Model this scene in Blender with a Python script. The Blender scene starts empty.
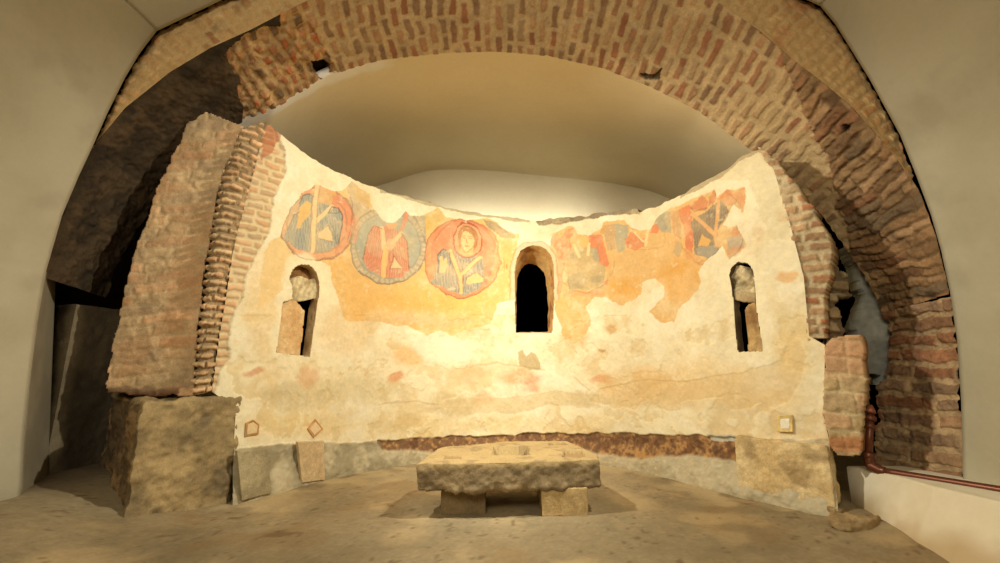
import bpy, math
import numpy as np
from mathutils import Vector

C = bpy.context.scene.collection
W, H = 1000, 563
F, TH, HC = 430.0, math.radians(11.0), 0.95
CT, ST = math.cos(TH), math.sin(TH)
A = np.array

# ------------------------------------------------------------------ measuring helpers
def rays(px, py):
    px = np.asarray(px, float); py = np.asarray(py, float)
    v = 281.5 - py
    return px - 500.0, F * CT - v * ST, F * ST + v * CT

def U(px, py, Y):                      # point at distance Y in front of the viewpoint
    x, y, z = rays(px, py)
    t = Y / y
    return np.stack([x * t, y * t, HC + z * t], -1)

def UF(px, py, z0=0.0):                # point at height z0
    x, y, z = rays(px, py)
    t = (z0 - HC) / z
    return np.stack([x * t, y * t, HC + z * t], -1)

def UP(px, py, p0, n):                 # point on a plane
    r = np.stack(rays(px, py), -1)
    o = A([0, 0, HC])
    t = ((A(p0) - o) @ A(n)) / (r @ A(n))
    return o + r * t[..., None] if np.ndim(t) else o + r * t

def proj(P):
    d = P - A([0, 0, HC])
    fw = d[..., 1] * CT + d[..., 2] * ST
    up = -d[..., 1] * ST + d[..., 2] * CT
    fw = np.maximum(fw, 1e-3)
    return 500 + F * d[..., 0] / fw, 281.5 - F * up / fw

def lin(c):
    c = np.asarray(c, float) / 255.0
    return np.where(c <= 0.04045, c / 12.92, ((c + 0.055) / 1.055) ** 2.4)

# ------------------------------------------------------------------ noise
_T = np.random.RandomState(7).rand(64, 64, 64).astype(np.float32)
def vnoise(p):
    i = np.floor(p).astype(int); f = p - i
    f = f * f * (3 - 2 * f)
    i &= 63; j = (i + 1) & 63
    x0, y0, z0 = i[..., 0], i[..., 1], i[..., 2]; x1, y1, z1 = j[..., 0], j[..., 1], j[..., 2]
    fx, fy, fz = f[..., 0], f[..., 1], f[..., 2]
    a = _T[x0, y0, z0] * (1 - fx) + _T[x1, y0, z0] * fx
    b = _T[x0, y1, z0] * (1 - fx) + _T[x1, y1, z0] * fx
    c = _T[x0, y0, z1] * (1 - fx) + _T[x1, y0, z1] * fx
    d = _T[x0, y1, z1] * (1 - fx) + _T[x1, y1, z1] * fx
    return (a * (1 - fy) + b * fy) * (1 - fz) + (c * (1 - fy) + d * fy) * fz
def fbm(P, sc, oct=4, seed=0.0):       # about -1 .. 1
    P = np.asarray(P, float)
    if P.shape[-1] == 2: P = np.concatenate([P, np.zeros(P.shape[:-1] + (1,))], -1)
    s = 0; a = 1; t = 0
    for k in range(oct):
        s = s + a * (vnoise(P * (sc * 2 ** k) + A([seed * 3.7 + k * 11.3, seed * 5.1 + 17.9 * k, seed + 5.3 * k])) * 2 - 1)
        t += a; a *= 0.55
    return s / t * 1.6
def sst(a, b, x):
    t = np.clip((x - a) / (b - a), 0, 1)
    return t * t * (3 - 2 * t)
def hsh(i, j, k=0):
    v = np.sin(np.asarray(i, float) * 127.1 + np.asarray(j, float) * 311.7 + k * 74.7) * 43758.5453
    return v - np.floor(v)
def mix(a, b, t):
    t = np.asarray(t)[..., None]
    return a * (1 - t) + b * t

# ------------------------------------------------------------------ shapes in the plane
def inside(px, py, poly):
    poly = A(poly, float)
    out = np.zeros(np.shape(px), bool)
    bb = (px >= poly[:, 0].min()) & (px <= poly[:, 0].max()) & (py >= poly[:, 1].min()) & (py <= poly[:, 1].max())
    if not bb.any(): return out
    x = px[bb]; y = py[bb]; r = np.zeros(x.shape, bool)
    x0, y0 = poly[-1]
    for x1, y1 in poly:
        if y0 != y1:
            c = ((y1 > y) != (y0 > y)) & (x < (x0 - x1) * (y - y1) / (y0 - y1) + x1)
            r ^= c
        x0, y0 = x1, y1
    out[bb] = r
    return out
def seg(px, py, pts):                  # distance to a polyline
    d = np.full(np.shape(px), 1e9)
    for (x0, y0), (x1, y1) in zip(pts[:-1], pts[1:]):
        dx, dy = x1 - x0, y1 - y0
        t = np.clip(((px - x0) * dx + (py - y0) * dy) / (dx * dx + dy * dy + 1e-9), 0, 1)
        d = np.minimum(d, np.hypot(px - x0 - t * dx, py - y0 - t * dy))
    return d
def catmull(pts, n=12):
    pts = A(pts, float)
    p = np.vstack([2 * pts[0] - pts[1], pts, 2 * pts[-1] - pts[-2]])
    out = []
    for i in range(1, len(p) - 2):
        t = np.linspace(0, 1, n, endpoint=False)[:, None]
        a, b, c, d = p[i - 1], p[i], p[i + 1], p[i + 2]
        out.append(0.5 * (2 * b + (c - a) * t + (2 * a - 5 * b + 4 * c - d) * t ** 2 + (3 * b - a - 3 * c + d) * t ** 3))
    return np.vstack(out + [pts[-1:]])
def resamp(pts, n=None, t=None):
    pts = A(pts, float)
    s = np.r_[0, np.cumsum(np.linalg.norm(np.diff(pts, axis=0), axis=1))]
    if t is None: t = np.linspace(0, 1, n)
    return np.stack([np.interp(t * s[-1], s, pts[:, k]) for k in range(pts.shape[1])], -1)
def plen(pts): return np.linalg.norm(np.diff(A(pts), axis=0), axis=1).sum()

# ------------------------------------------------------------------ materials
def mat(name, rough=0.9, grain=60.0, gamt=0.18, bump=0.3, bdist=0.004, flat=None, metal=0.0, spec=0.2):
    m = bpy.data.materials.new(name); m.use_nodes = True
    nt = m.node_tree; b = nt.nodes['Principled BSDF']
    b.inputs['Roughness'].default_value = rough; b.inputs['Metallic'].default_value = metal
    b.inputs['Specular IOR Level'].default_value = spec
    tc = nt.nodes.new('ShaderNodeTexCoord')
    n1 = nt.nodes.new('ShaderNodeTexNoise'); n1.inputs['Scale'].default_value = grain; n1.inputs['Detail'].default_value = 6
    n1.inputs['Roughness'].default_value = 0.65
    nt.links.new(tc.outputs['Object'], n1.inputs['Vector'])
    mr = nt.nodes.new('ShaderNodeMapRange')
    mr.inputs['From Min'].default_value = 0.25; mr.inputs['From Max'].default_value = 0.75
    mr.inputs['To Min'].default_value = 1 - gamt; mr.inputs['To Max'].default_value = 1 + gamt
    nt.links.new(n1.outputs['Fac'], mr.inputs['Value'])
    mx = nt.nodes.new('ShaderNodeMix'); mx.data_type = 'RGBA'; mx.blend_type = 'MULTIPLY'
    mx.inputs['Factor'].default_value = 1.0
    if flat is None:
        at = nt.nodes.new('ShaderNodeAttribute'); at.attribute_name = 'Col'
        nt.links.new(at.outputs['Color'], mx.inputs['A'])
    else:
        mx.inputs['A'].default_value = (*lin(flat), 1)
    nt.links.new(mr.outputs['Result'], mx.inputs['B'])
    nt.links.new(mx.outputs['Result'], b.inputs['Base Color'])
    bp = nt.nodes.new('ShaderNodeBump'); bp.inputs['Strength'].default_value = bump; bp.inputs['Distance'].default_value = bdist
    nt.links.new(n1.outputs['Fac'], bp.inputs['Height']); nt.links.new(bp.outputs['Normal'], b.inputs['Normal'])
    return m
M_PLASTER = mat('old_plaster', 0.92, 70, 0.07, 0.35, 0.003)
M_SMOOTH = mat('smooth_render', 0.9, 30, 0.03, 0.01, 0.001)
M_BRICK = mat('old_brick', 0.92, 90, 0.22, 0.6, 0.006)
M_STONE = mat('rough_stone', 0.93, 80, 0.2, 0.7, 0.006)
M_FLOOR = mat('dusty_floor', 0.9, 45, 0.12, 0.4, 0.004)
M_COPPER = mat('copper_pipe', 0.38, 30, 0.15, 0.1, 0.001, flat=(112, 66, 46), metal=0.55, spec=0.5)
M_BRASS = mat('dull_brass', 0.4, 30, 0.12, 0.1, 0.001, flat=(165, 105, 80), metal=0.6, spec=0.5)

# ------------------------------------------------------------------ object helpers
def tag(o, label=None, cat=None, group=None, kind=None):
    if label: o['label'] = label
    if cat: o['category'] = cat
    if group: o['group'] = group
    if kind: o['kind'] = kind
    return o
def thing(name, loc, label, cat, group=None):
    o = bpy.data.objects.new(name, None); C.objects.link(o); o.location = loc
    o.empty_display_size = 0.1
    return tag(o, label, cat, group)
def make(name, V, faces, col, m, parent=None, org=None, solid=0.0, soff=-1.0, smooth=True):
    if parent is not None: org = A(parent.location)
    elif org is None: org = A([0., 0, 0])
    me = bpy.data.meshes.new(name)
    V = np.ascontiguousarray(V - org, dtype=np.float32); faces = np.ascontiguousarray(faces, dtype=np.int32)
    me.vertices.add(len(V)); me.vertices.foreach_set('co', V.ravel())
    nf, k = faces.shape
    me.loops.add(nf * k); me.loops.foreach_set('vertex_index', faces.ravel())
    me.polygons.add(nf)
    me.polygons.foreach_set('loop_start', np.arange(0, nf * k, k, dtype=np.int32))
    me.polygons.foreach_set('use_smooth', np.full(nf, smooth))
    if col is not None:
        ca = me.color_attributes.new('Col', 'FLOAT_COLOR', 'POINT')
        ca.data.foreach_set('color', np.concatenate([np.clip(col, 0, 1), np.ones((len(V), 1))], 1).astype(np.float32).ravel())
    me.update(calc_edges=True); me.validate()
    me.materials.append(m)
    o = bpy.data.objects.new(name, me); C.objects.link(o)
    if parent is not None: o.parent = parent
    else: o.location = org
    if solid:
        s = o.modifiers.new('thickness', 'SOLIDIFY'); s.thickness = solid; s.offset = soff
    return o
def gnorm(P, wrap=False):
    if wrap:
        Q = np.concatenate([P[:, -2:-1], P, P[:, 1:2]], 1)
        du = (Q[:, 2:] - Q[:, :-2]); 
    else: du = np.gradient(P, axis=1)
    dv = np.gradient(P, axis=0)
    n = np.cross(du, dv)
    return n / np.maximum(np.linalg.norm(n, axis=-1, keepdims=True), 1e-9)
def grid(name, P, col, m, keep=None, toward=(0, 0, HC), flip=None, **k):
    n, mm = P.shape[:2]
    idx = np.arange(n * mm).reshape(n, mm)
    f = np.stack([idx[:-1, :-1], idx[:-1, 1:], idx[1:, 1:], idx[1:, :-1]], -1)
    if flip is None:
        N = gnorm(P); flip = (N * (A(toward) - P)).sum(-1).mean() < 0
    f = f.reshape(-1, 4) if keep is None else f[keep]
    if flip: f = f[:, ::-1]
    V = P.reshape(-1, 3); c = None if col is None else np.broadcast_to(col, P.shape).reshape(-1, 3)
    if keep is not None:
        u, inv = np.unique(f, return_inverse=True)
        f = inv.reshape(f.shape); V = V[u]; c = None if c is None else c[u]
    return make(name, V, f, c, m, **k)
def toward_cam(P, wrap=False, toward=(0, 0, HC)):
    N = gnorm(P, wrap)
    if (N * (A(toward) - P)).sum(-1).mean() < 0: N = -N
    return N
def fc(a): return (a[:-1, :-1] + a[1:, :-1] + a[:-1, 1:] + a[1:, 1:]) / 4

# ------------------------------------------------------------------ masonry
def bricks(u, v, L, Hh, m, seed=0, wob=0.25, rnd=0.012):
    p = np.stack([u, v], -1)
    v = v + fbm(p, 1.6, 3, seed + 1) * Hh * wob + fbm(p, 9, 2, seed + 4) * Hh * 0.12
    r = np.floor(v / Hh)
    u = u + hsh(r, 3, seed) * L * 1.7 + fbm(np.stack([u, r * 7.3], -1), 2.2, 2, seed + 2) * L * 0.5
    c = np.floor(u / L)
    fu = u - c * L; fv = v - r * Hh
    d = np.minimum(np.minimum(fu, L - fu), np.minimum(fv, Hh - fv)) + fbm(p, 30, 2, seed + 3) * 0.006
    h = sst(m * 0.5, m * 0.5 + rnd, d)
    return h, hsh(c, r, seed), hsh(c, r, seed + 9)
def pick(pal, t):
    pal = lin(pal)
    i = np.clip((t * len(pal)).astype(int), 0, len(pal) - 1)
    return pal[i]
PAL_CLEAN = [(168, 126, 90), (160, 117, 84), (178, 138, 99), (152, 119, 88), (186, 150, 110), (164, 112, 79), (144, 113, 84), (178, 148, 109)]
PAL_OCHRE = [(210, 174, 130), (202, 164, 120), (214, 182, 138), (204, 158, 114), (196, 166, 128), (218, 176, 132)]
PAL_ROUGH = [(142, 110, 76), (126, 98, 70), (152, 122, 86), (162, 126, 88), (138, 100, 70), (116, 96, 72), (168, 134, 98)]
PAL_PIER = [(140, 104, 75), (130, 100, 75), (152, 120, 88), (136, 109, 83), (154, 108, 76)]
def masonry(P, u, v, L, Hh, m, pal, mortar, amp, seed, rough=0.006, wob=0.25, dirt=0.2, toward=(0, 0, HC), mamt=1.0):
    h, a, b = bricks(u, v, L, Hh, m, seed, wob)
    n = fbm(P, 8, 4, seed)
    c = pick(pal, a) * (0.85 + 0.3 * b)[..., None]
    c = mix(np.broadcast_to(lin(mortar), P.shape) * 1.0, c, 1 - (1 - h) * mamt)
    c = mix(c, np.broadcast_to(lin(mortar), P.shape), sst(0.25, 0.9, fbm(P, 5, 4, seed + 20)) * 0.55)
    c = c * (1 + dirt * n)[..., None] * (1 + 0.12 * fbm(P, 45, 2, seed + 5))[..., None]
    disp = amp * (h * (0.7 + 0.6 * b) - 1) + rough * fbm(P, 22, 4, seed + 7) + rough * 1.3 * fbm(P, 5, 3, seed + 8)
    return np.clip(c, 0.002, 1), disp

def plane_basis(p0, n):
    n = A(n, float); n = n / np.linalg.norm(n)
    u = np.cross([0, 0, 1.0], n); u /= np.linalg.norm(u)
    if abs(n[2]) > 0.9: u = A([1.0, 0, 0])
    v = np.cross(n, u)
    return A(p0, float), u, v, n
def patch(name, p0, n, poly, m, colf, res=0.008, thick=0.1, edge=0.006, parent=None, ext=None, **k):
    """a slab face on a plane whose outline is given as sight lines; colf(P,u,v)->(colour, displacement)"""
    p0, uu, vv, nn = plane_basis(p0, n)
    poly = A(poly, float)
    Q = UP(poly[:, 0], poly[:, 1], p0, nn) - p0
    q = np.stack([Q @ uu, Q @ vv], -1)
    lo = q.min(0) - 0.02; hi = q.max(0) + 0.02
    us = np.arange(lo[0], hi[0], res); vs = np.arange(lo[1], hi[1], res)
    u, v = np.meshgrid(us, vs)
    P = p0 + u[..., None] * uu + v[..., None] * vv
    w = fbm(P, 12, 3, 3) * edge; w2 = fbm(P, 12, 3, 8) * edge
    keep = inside(fc(u + w), fc(v + w2), q)
    c, d = colf(P, u, v)
    if nn @ (A([0, 0, HC]) - p0) < 0: nn = -nn
    P = P + nn * d[..., None]
    ev = A(ext, float) if ext is not None else -nn * thick
    nr, nc = P.shape[:2]; idx = np.arange(nr * nc).reshape(nr, nc)
    f = np.stack([idx[:-1, :-1], idx[:-1, 1:], idx[1:, 1:], idx[1:, :-1]], -1)[keep]
    if np.cross(uu, vv) @ nn < 0: f = f[:, ::-1]
    us_, inv = np.unique(f, return_inverse=True); f = inv.reshape(f.shape)
    V = P.reshape(-1, 3)[us_]; cc = np.broadcast_to(c, P.shape).reshape(-1, 3)[us_]; k0 = len(V)
    e = np.concatenate([f[:, [i, (i + 1) % 4]] for i in range(4)])
    es = np.sort(e, 1); key = es[:, 0].astype(np.int64) * k0 + es[:, 1]
    un, first, cnt = np.unique(key, return_index=True, return_counts=True)
    be = e[first[cnt == 1]]
    flat = V - ((V - p0) @ nn)[:, None] * nn
    faces = np.concatenate([f, f[:, ::-1] + k0, np.stack([be[:, 1], be[:, 0], be[:, 0] + k0, be[:, 1] + k0], -1)])
    return make(name, np.vstack([V, flat + ev]), faces, np.vstack([cc, cc]), m, parent=parent, **k)

def block(name, foot, z0, z1, m, colf, res=0.015, amp=0.01, nsc=5, rr=0.02, xf=None, parent=None, top=None, seed=0, taper=None, **k):
    """closed stone: a polygon footprint (counter-clockwise) raised from z0 to z1 with worn edges"""
    foot = A(foot, float)
    per = np.vstack([foot, foot[:1]]); N = max(24, int(plen(per) / res))
    # keep corners
    s = np.r_[0, np.cumsum(np.linalg.norm(np.diff(per, axis=0), axis=1))]
    t = np.unique(np.r_[np.linspace(0, 1, N), s / s[-1]])
    ring = resamp(per, t=t)
    cen = foot.mean(0)
    size = np.linalg.norm(foot - cen, axis=1).mean()
    rows = []
    nb = 4
    for q in np.linspace(0.02, 1, nb, endpoint=False): rows.append((1 - (1 - q), z0))
    rows = [(q, z0) for q in np.linspace(0.02, 0.95, nb)]
    rk = min(rr / size, 0.5)
    for a in np.linspace(0, 1, 4): rows.append((1 - rk * (1 - math.sin(a * math.pi / 2)), z0 + rr * (1 - math.cos(a * math.pi / 2)) * 0.6))
    nz = max(2, int((z1 - z0) / res))
    for q in np.linspace(0, 1, nz)[1:-1]: rows.append((1.0, z0 + 0.6 * rr + (z1 - z0 - 1.6 * rr) * q))
    for a in np.linspace(0, 1, 5): rows.append((1 - rk * (1 - math.cos(a * math.pi / 2)), z1 - rr + rr * math.sin(a * math.pi / 2)))
    nt = max(4, int(size / res))
    for q in np.linspace(1 - rk, 0.01, nt)[1:]: rows.append((q, z1))
    P = np.zeros((len(rows), len(ring), 3))
    for i, (q, z) in enumerate(rows):
        P[i, :, :2] = cen + (ring - cen) * q; P[i, :, 2] = z
    if taper: P = taper(P)
    if top is not None: P = top(P)
    N_ = gnorm(P, True)
    if (N_ * (P - P.reshape(-1, 3).mean(0))).sum(-1).mean() < 0: N_ = -N_; flip = True
    else: flip = False
    d = amp * fbm(P, nsc, 5, seed) + 0.35 * amp * fbm(P, nsc * 6, 3, seed + 2)
    c = colf(P)
    P = P + N_ * d[..., None]
    if xf is not None: P = xf(P)
    n2 = gnorm(P, True)
    o = grid(name, P, c, m, parent=parent, flip=flip, **k)
    return o

def tube(name, pts, r, m, parent=None, col=None, seg_=14, caps=True, **k):
    pts = A(pts, float); n = len(pts)
    r = np.broadcast_to(r, (n,))
    T = np.gradient(pts, axis=0); T /= np.linalg.norm(T, axis=1, keepdims=True)
    ref = A([0, 0, 1.0]) if abs(T[0, 2]) < 0.8 else A([1.0, 0, 0])
    rings = []
    for i in range(n):
        a = np.cross(T[i], ref); a /= np.linalg.norm(a)
        b = np.cross(T[i], a); ref = np.cross(a, T[i])
        th = np.linspace(0, 2 * math.pi, seg_, endpoint=False)
        rings.append(pts[i] + r[i] * (np.cos(th)[:, None] * a + np.sin(th)[:, None] * b))
    V = np.vstack(rings); f = []
    for i in range(n - 1):
        for j in range(seg_):
            f.append((i * seg_ + j, i * seg_ + (j + 1) % seg_, (i + 1) * seg_ + (j + 1) % seg_, (i + 1) * seg_ + j))
    if caps:
        V = np.vstack([V, pts[:1], pts[-1:]]); a0 = len(V) - 2
        for j in range(seg_):
            f.append((a0, (j + 1) % seg_, j, a0)); b0 = (n - 1) * seg_
            f.append((a0 + 1, b0 + j, b0 + (j + 1) % seg_, a0 + 1))
    fq = A([q for q in f if len(set(q)) == 4]); ft = A([q[:3] for q in f if len(set(q)) == 3])
    me = bpy.data.meshes.new(name)
    org = A(parent.location) if parent is not None else A([0., 0, 0])
    me.from_pydata([tuple(x) for x in V - org], [], [tuple(map(int, q)) for q in fq] + [tuple(map(int, q)) for q in ft])
    for p in me.polygons: p.use_smooth = True
    me.materials.append(m)
    o = bpy.data.objects.new(name, me); C.objects.link(o)
    if parent is not None: o.parent = parent
    return o

exec_parts = []
# ================================================================== APSE WALL
YF, YB = 2.75, 3.35
ang = np.radians(np.linspace(-68, 68, 19))
arc = [(1.81 * math.sin(a), 2.97 + 1.81 * math.cos(a)) for a in ang]
plan = catmull([(-2.30, 2.86), (-2.03, 3.12), (-1.84, 3.36)] + arc + [(1.88, 3.36), (2.08, 3.08), (2.34, 2.80)], 14)
ps = np.r_[0, np.cumsum(np.linalg.norm(np.diff(plan, axis=0), axis=1))]
pr = plan[:, 0] / plan[:, 1]
ptan = np.gradient(plan, axis=0); ptan /= np.linalg.norm(ptan, axis=1, keepdims=True)
pnor = np.stack([ptan[:, 1], -ptan[:, 0]], -1)          # towards the inside
if (pnor * (A([0, 2.0]) - plan)).sum() < 0: pnor = -pnor
def wall_xy(s): return np.stack([np.interp(s, ps, plan[:, 0]), np.interp(s, ps, plan[:, 1])], -1)
def wall_n(s):
    n = np.stack([np.interp(s, ps, pnor[:, 0]), np.interp(s, ps, pnor[:, 1])], -1)
    return n / np.linalg.norm(n, axis=-1, keepdims=True)
def wall_hit(px, py):                  # sight line -> (s, z) on the wall
    x, y, z = rays(px, py)
    s = np.interp(x / y, pr, ps)
    Y = np.interp(s, ps, plan[:, 1])
    return s, HC + z / y * Y
def wall_pt(px, py, off=0.0):
    s, z = wall_hit(px, py)
    xy = wall_xy(s) + wall_n(s) * off
    return np.concatenate([xy, np.asarray(z)[..., None]], -1)

TOP = [(262, 124), (272, 124), (278, 131), (285, 140), (300, 150), (320, 163), (345, 177), (370, 186), (400, 195), (430, 203), (460, 210), (490, 215),
       (520, 219), (545, 220), (570, 218), (600, 213), (625, 210), (638, 208), (640, 212), (660, 205), (680, 195), (700, 184), (720, 174), (738, 158), (757, 149), (775, 152)]
LEFT = [(268, 122), (256, 165), (247, 200), (240, 225), (233, 255), (226, 300), (219, 340), (212, 392), (236, 408), (229, 510)]
RIGHT = [(762, 148), (773, 167), (785, 205), (795, 243), (804, 278), (809, 336), (825, 345), (824, 398), (823, 414), (829, 440), (834, 470), (842, 520)]
ts, tz = wall_hit(*A(TOP, float).T)
ls, lz = wall_hit(*A(LEFT, float).T)
rs, rz = wall_hit(*A(RIGHT, float).T)
nv, nu = 375, 720
vv_ = np.linspace(0, 1, nv)[:, None]; uu_ = np.linspace(0, 1, nu)[None]
z_ = np.broadcast_to(vv_ * 2.75 - 0.02, (nv, nu))
for _ in range(3):
    s0 = np.interp(z_, lz[::-1], ls[::-1]); s1 = np.interp(z_, rz[::-1], rs[::-1])
    S = s0 + (s1 - s0) * uu_
    ztop = np.interp(S, ts, tz)
    z_ = vv_ * (ztop + 0.02) - 0.02
Zw = z_ + vv_ ** 6 * fbm(np.stack([S, z_ * 0], -1), 9, 4, 2) * 0.02
Pw = np.concatenate([wall_xy(S), Zw[..., None]], -1)
Nw = np.concatenate([wall_n(S), np.zeros((nv, nu, 1))], -1)
PX, PY = proj(Pw)
P2 = np.stack([PX, PY], -1)
wx = PX + 1.6 * fbm(P2, 0.11, 4, 1); wy = PY + 1.6 * fbm(P2, 0.11, 4, 2)      # ragged edges
bx = PX + 5 * fbm(P2, 0.05, 4, 3); by = PY + 5 * fbm(P2, 0.05, 4, 4)          # blotchy edges
n_lo = fbm(Pw, 2.2, 4, 1); n_md = fbm(Pw, 7, 4, 2); n_hi = fbm(Pw, 40, 3, 3)

def L(c): return np.broadcast_to(lin(c), Pw.shape)
CREAM = (234, 219, 180)
col = mix(L(CREAM), L((238, 226, 188)), sst(-0.2, 0.6, n_lo))
col = mix(col, L((218, 190, 138)), sst(0.15, 0.8, n_md) * 0.35)
mot = fbm(Pw, 3.6, 6, 41)
col = mix(col, L((216, 186, 128)), sst(.12, .2, mot) * (PY > 315) * .5 * sst(-.6, .3, fbm(Pw, 9, 4, 42)))
col = mix(col, L((244, 234, 204)), sst(-.15, -.3, mot) * .5)
dsp_m = -.004 * sst(.12, .2, mot) * (PY > 315)
dsp = dsp_m + 0.008 * n_lo + 0.003 * n_md + 0.0012 * n_hi
def lay(mask, c, a=1.0, tex=0.0):
    global col
    a = mask * a
    if tex: a = a * np.clip(1 - tex * sst(-0.1, 0.8, n_md + 0.4 * n_hi), 0, 1)
    col = mix(col, L(c), np.clip(a, 0, 1))
def blob(cx, cy, rx, ry, soft=0.5):
    return 1 - sst(1 - soft, 1 + soft * 0.3, np.hypot((bx - cx) / rx, (by - cy) / ry))
# older plaster stains and lower repaired areas
for b in [(300, 395, 45, 16, (188, 168, 122), .5), (255, 372, 10, 5, (208, 140, 96), .7), (308, 378, 16, 10, (214, 164, 118), .6), (345, 330, 30, 30, (226, 190, 128), .5),
          (350, 390, 60, 14, (210, 190, 140), .45), (262, 300, 22, 55, (228, 192, 130), .55), (260, 345, 18, 20, (214, 186, 130), .5), (410, 358, 18, 12, (224, 178, 112), .7),
          (393, 377, 9, 6, (222, 150, 100), .7), (470, 375, 18, 14, (224, 180, 128), .6), (478, 335, 14, 12, (226, 186, 132), .6), (455, 405, 30, 14, (206, 184, 136), .8),
          (482, 400, 12, 8, (220, 170, 120), .6), (522, 378, 24, 9, (220, 138, 92), .75), (532, 388, 10, 7, (220, 148, 104), .6), (510, 372, 30, 16, (222, 186, 130), .5),
          (600, 380, 14, 5, (220, 150, 98), .7), (590, 400, 25, 8, (206, 184, 140), .7), (640, 385, 45, 22, (230, 186, 118), .55), (700, 380, 60, 24, (232, 192, 122), .5),
          (790, 345, 22, 50, (230, 198, 132), .5), (770, 400, 45, 14, (228, 196, 136), .45), (608, 327, 7, 6, (206, 164, 104), .8), (601, 353, 3, 3, (190, 150, 100), .8),
          (786, 276, 10, 8, (224, 172, 108), .7), (785, 215, 9, 8, (206, 150, 104), .5), (758, 235, 8, 12, (214, 178, 130), .55), (660, 400, 60, 10, (222, 196, 146), .6),
          (430, 425, 60, 12, (218, 186, 118), .5), (510, 425, 40, 12, (214, 188, 120), .5), (590, 425, 30, 10, (220, 188, 124), .45), (300, 425, 70, 14, (224, 194, 128), .45),
          (575, 338, 16, 12, (218, 172, 108), .7), (745, 300, 10, 40, (236, 214, 160), .4)]:
    cx, cy, rx, ry, c, a = b
    lay(blob(cx, cy, rx, ry), c, a, 0.5)
lay(inside(wx, wy, [(519, 352), (523, 350), (527, 356), (531, 351), (536, 353), (538, 362), (541, 369), (530, 370), (520, 366)]), (190, 168, 122), .9)
# patched lower edge with a lip
lip = inside(wx, wy, [(590, 402), (612, 408), (638, 409), (641, 402), (654, 398), (660, 410), (680, 412), (682, 402), (722, 398), (730, 410), (748, 410), (760, 403), (775, 408), (790, 400), (800, 384),
                      (806, 355), (795, 330), (780, 360), (740, 372), (690, 380), (640, 380), (600, 388)])
lay(lip, (222, 190, 134), .5, 0.4); dsp = dsp - 0.004 * lip
lip2 = inside(wx, wy, [(440, 404), (445, 412), (460, 415), (490, 412), (515, 414), (545, 405), (600, 408), (600, 396), (560, 390), (500, 398), (450, 398)])
lay(lip2, (212, 188, 138), .6, 0.3)
for ln in [[(575, 378), (580, 384), (590, 390)], [(380, 404), (400, 402), (420, 401), (438, 404)], [(470, 366), (500, 363), (545, 370)], [(398, 325), (430, 326), (470, 330), (490, 330)]]:
    lay(1 - sst(0.4, 1.3, seg(wx, wy, ln)), (160, 130, 88), .3)
# ---- painted layer
FL = [(258, 310), (262, 262), (270, 240), (281, 237), (283, 225), (287, 216), (297, 200), (302, 193), (316, 184), (325, 188), (335, 191), (342, 190), (346, 187), (351, 180), (355, 183), (361, 190), (370, 193), (371, 203),
      (376, 214), (383, 221), (388, 223), (393, 222), (402, 217), (406, 211), (410, 217), (420, 217), (430, 211), (438, 208), (446, 216), (455, 219), (468, 220), (480, 219), (486, 218), (497, 224), (506, 231), (518, 233),
      (516, 300), (497, 303), (491, 325), (465, 330), (452, 336), (440, 330), (428, 337), (410, 326), (396, 325), (372, 320), (348, 322), (340, 308), (336, 288), (330, 276), (322, 262), (300, 258), (288, 264), (284, 290)]
FR = [(550, 252), (552, 235), (560, 229), (572, 226), (577, 234), (590, 236), (600, 229), (602, 223), (612, 221), (625, 220), (632, 229), (640, 230), (650, 228), (655, 220), (662, 214), (668, 208), (685, 203),
      (695, 198), (709, 192), (715, 189), (717, 197), (728, 189), (735, 190), (744, 188), (747, 198), (744, 213), (738, 208), (733, 203), (728, 212), (722, 226), (730, 227), (737, 225), (742, 238), (748, 245), (740, 252), (731, 260),
      (727, 254), (722, 245), (715, 253), (703, 262), (700, 272), (699, 289), (683, 305), (674, 321), (661, 323), (648, 312), (663, 299), (664, 286), (654, 279), (642, 282), (642, 295), (630, 301), (620, 307), (607, 298),
      (595, 296), (586, 307), (592, 320), (585, 335), (575, 342), (562, 335), (553, 300)]
painted = inside(wx, wy, FL) | inside(wx, wy, FR)
pl_ = inside(wx, wy, FL)
OCHRE = (224, 170, 92)
lay(pl_, (228, 180, 104), .95, 0.25)
lay(pl_ & (PX < 294), (234, 206, 150), .75, .4)
lay(painted & ~pl_, (222, 172, 100), .9, 0.3)
lay(painted * blob(640, 262, 45, 34), (220, 178, 116), .8)
lay(painted * blob(625, 288, 24, 16), (222, 164, 78), .8)
lay(painted * blob(680, 280, 26, 24), (220, 162, 80), .8)
lay(painted * blob(430, 300, 70, 14), (230, 178, 92), .7)
lay(painted * blob(425, 322, 70, 7), (214, 178, 128), .6)
lay(painted * blob(508, 262, 12, 30), (226, 166, 84), .7)

def Z(sc, ox, oy):
    def f(pts): return [(ox + x / sc, oy + y / sc) for x, y in pts]
    return f
BLUE = (158, 160, 146); PINK = (222, 142, 102); ROSE = (216, 120, 84); CRM = (236, 204, 148); DK = (120, 96, 78)
def poly(zf, pts, c, a=0.9, t=0.2, m=None):
    k = inside(wx, wy, zf(pts))
    if m is not None: k = k & m
    lay(k & painted, c, a, t)
def line(zf, pts, w, c, a=0.85, m=None, sc=5.63):
    k = 1 - sst(0.75, 1.2, seg(PX + 0.5 * (wx - PX), PY + 0.5 * (wy - PY), zf(pts)) / max(w / 2 / sc, 0.45))
    if m is not None: k = k * m
    lay(k * painted, c, a)
def ell(cx, cy, rx, ry): return np.hypot((wx - cx) / rx, (wy - cy) / ry)
def folds(zf, pts, c, per=2.6, a=0.45, ang=0.1, seed=0):
    k = inside(wx, wy, zf(pts)) & painted
    st = np.sin((PX + ang * PY + 3.0 * fbm(P2, 0.06, 2, seed)) * 2 * math.pi / per)
    lay(k * sst(0.1, 0.8, st), c, a)
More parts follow.
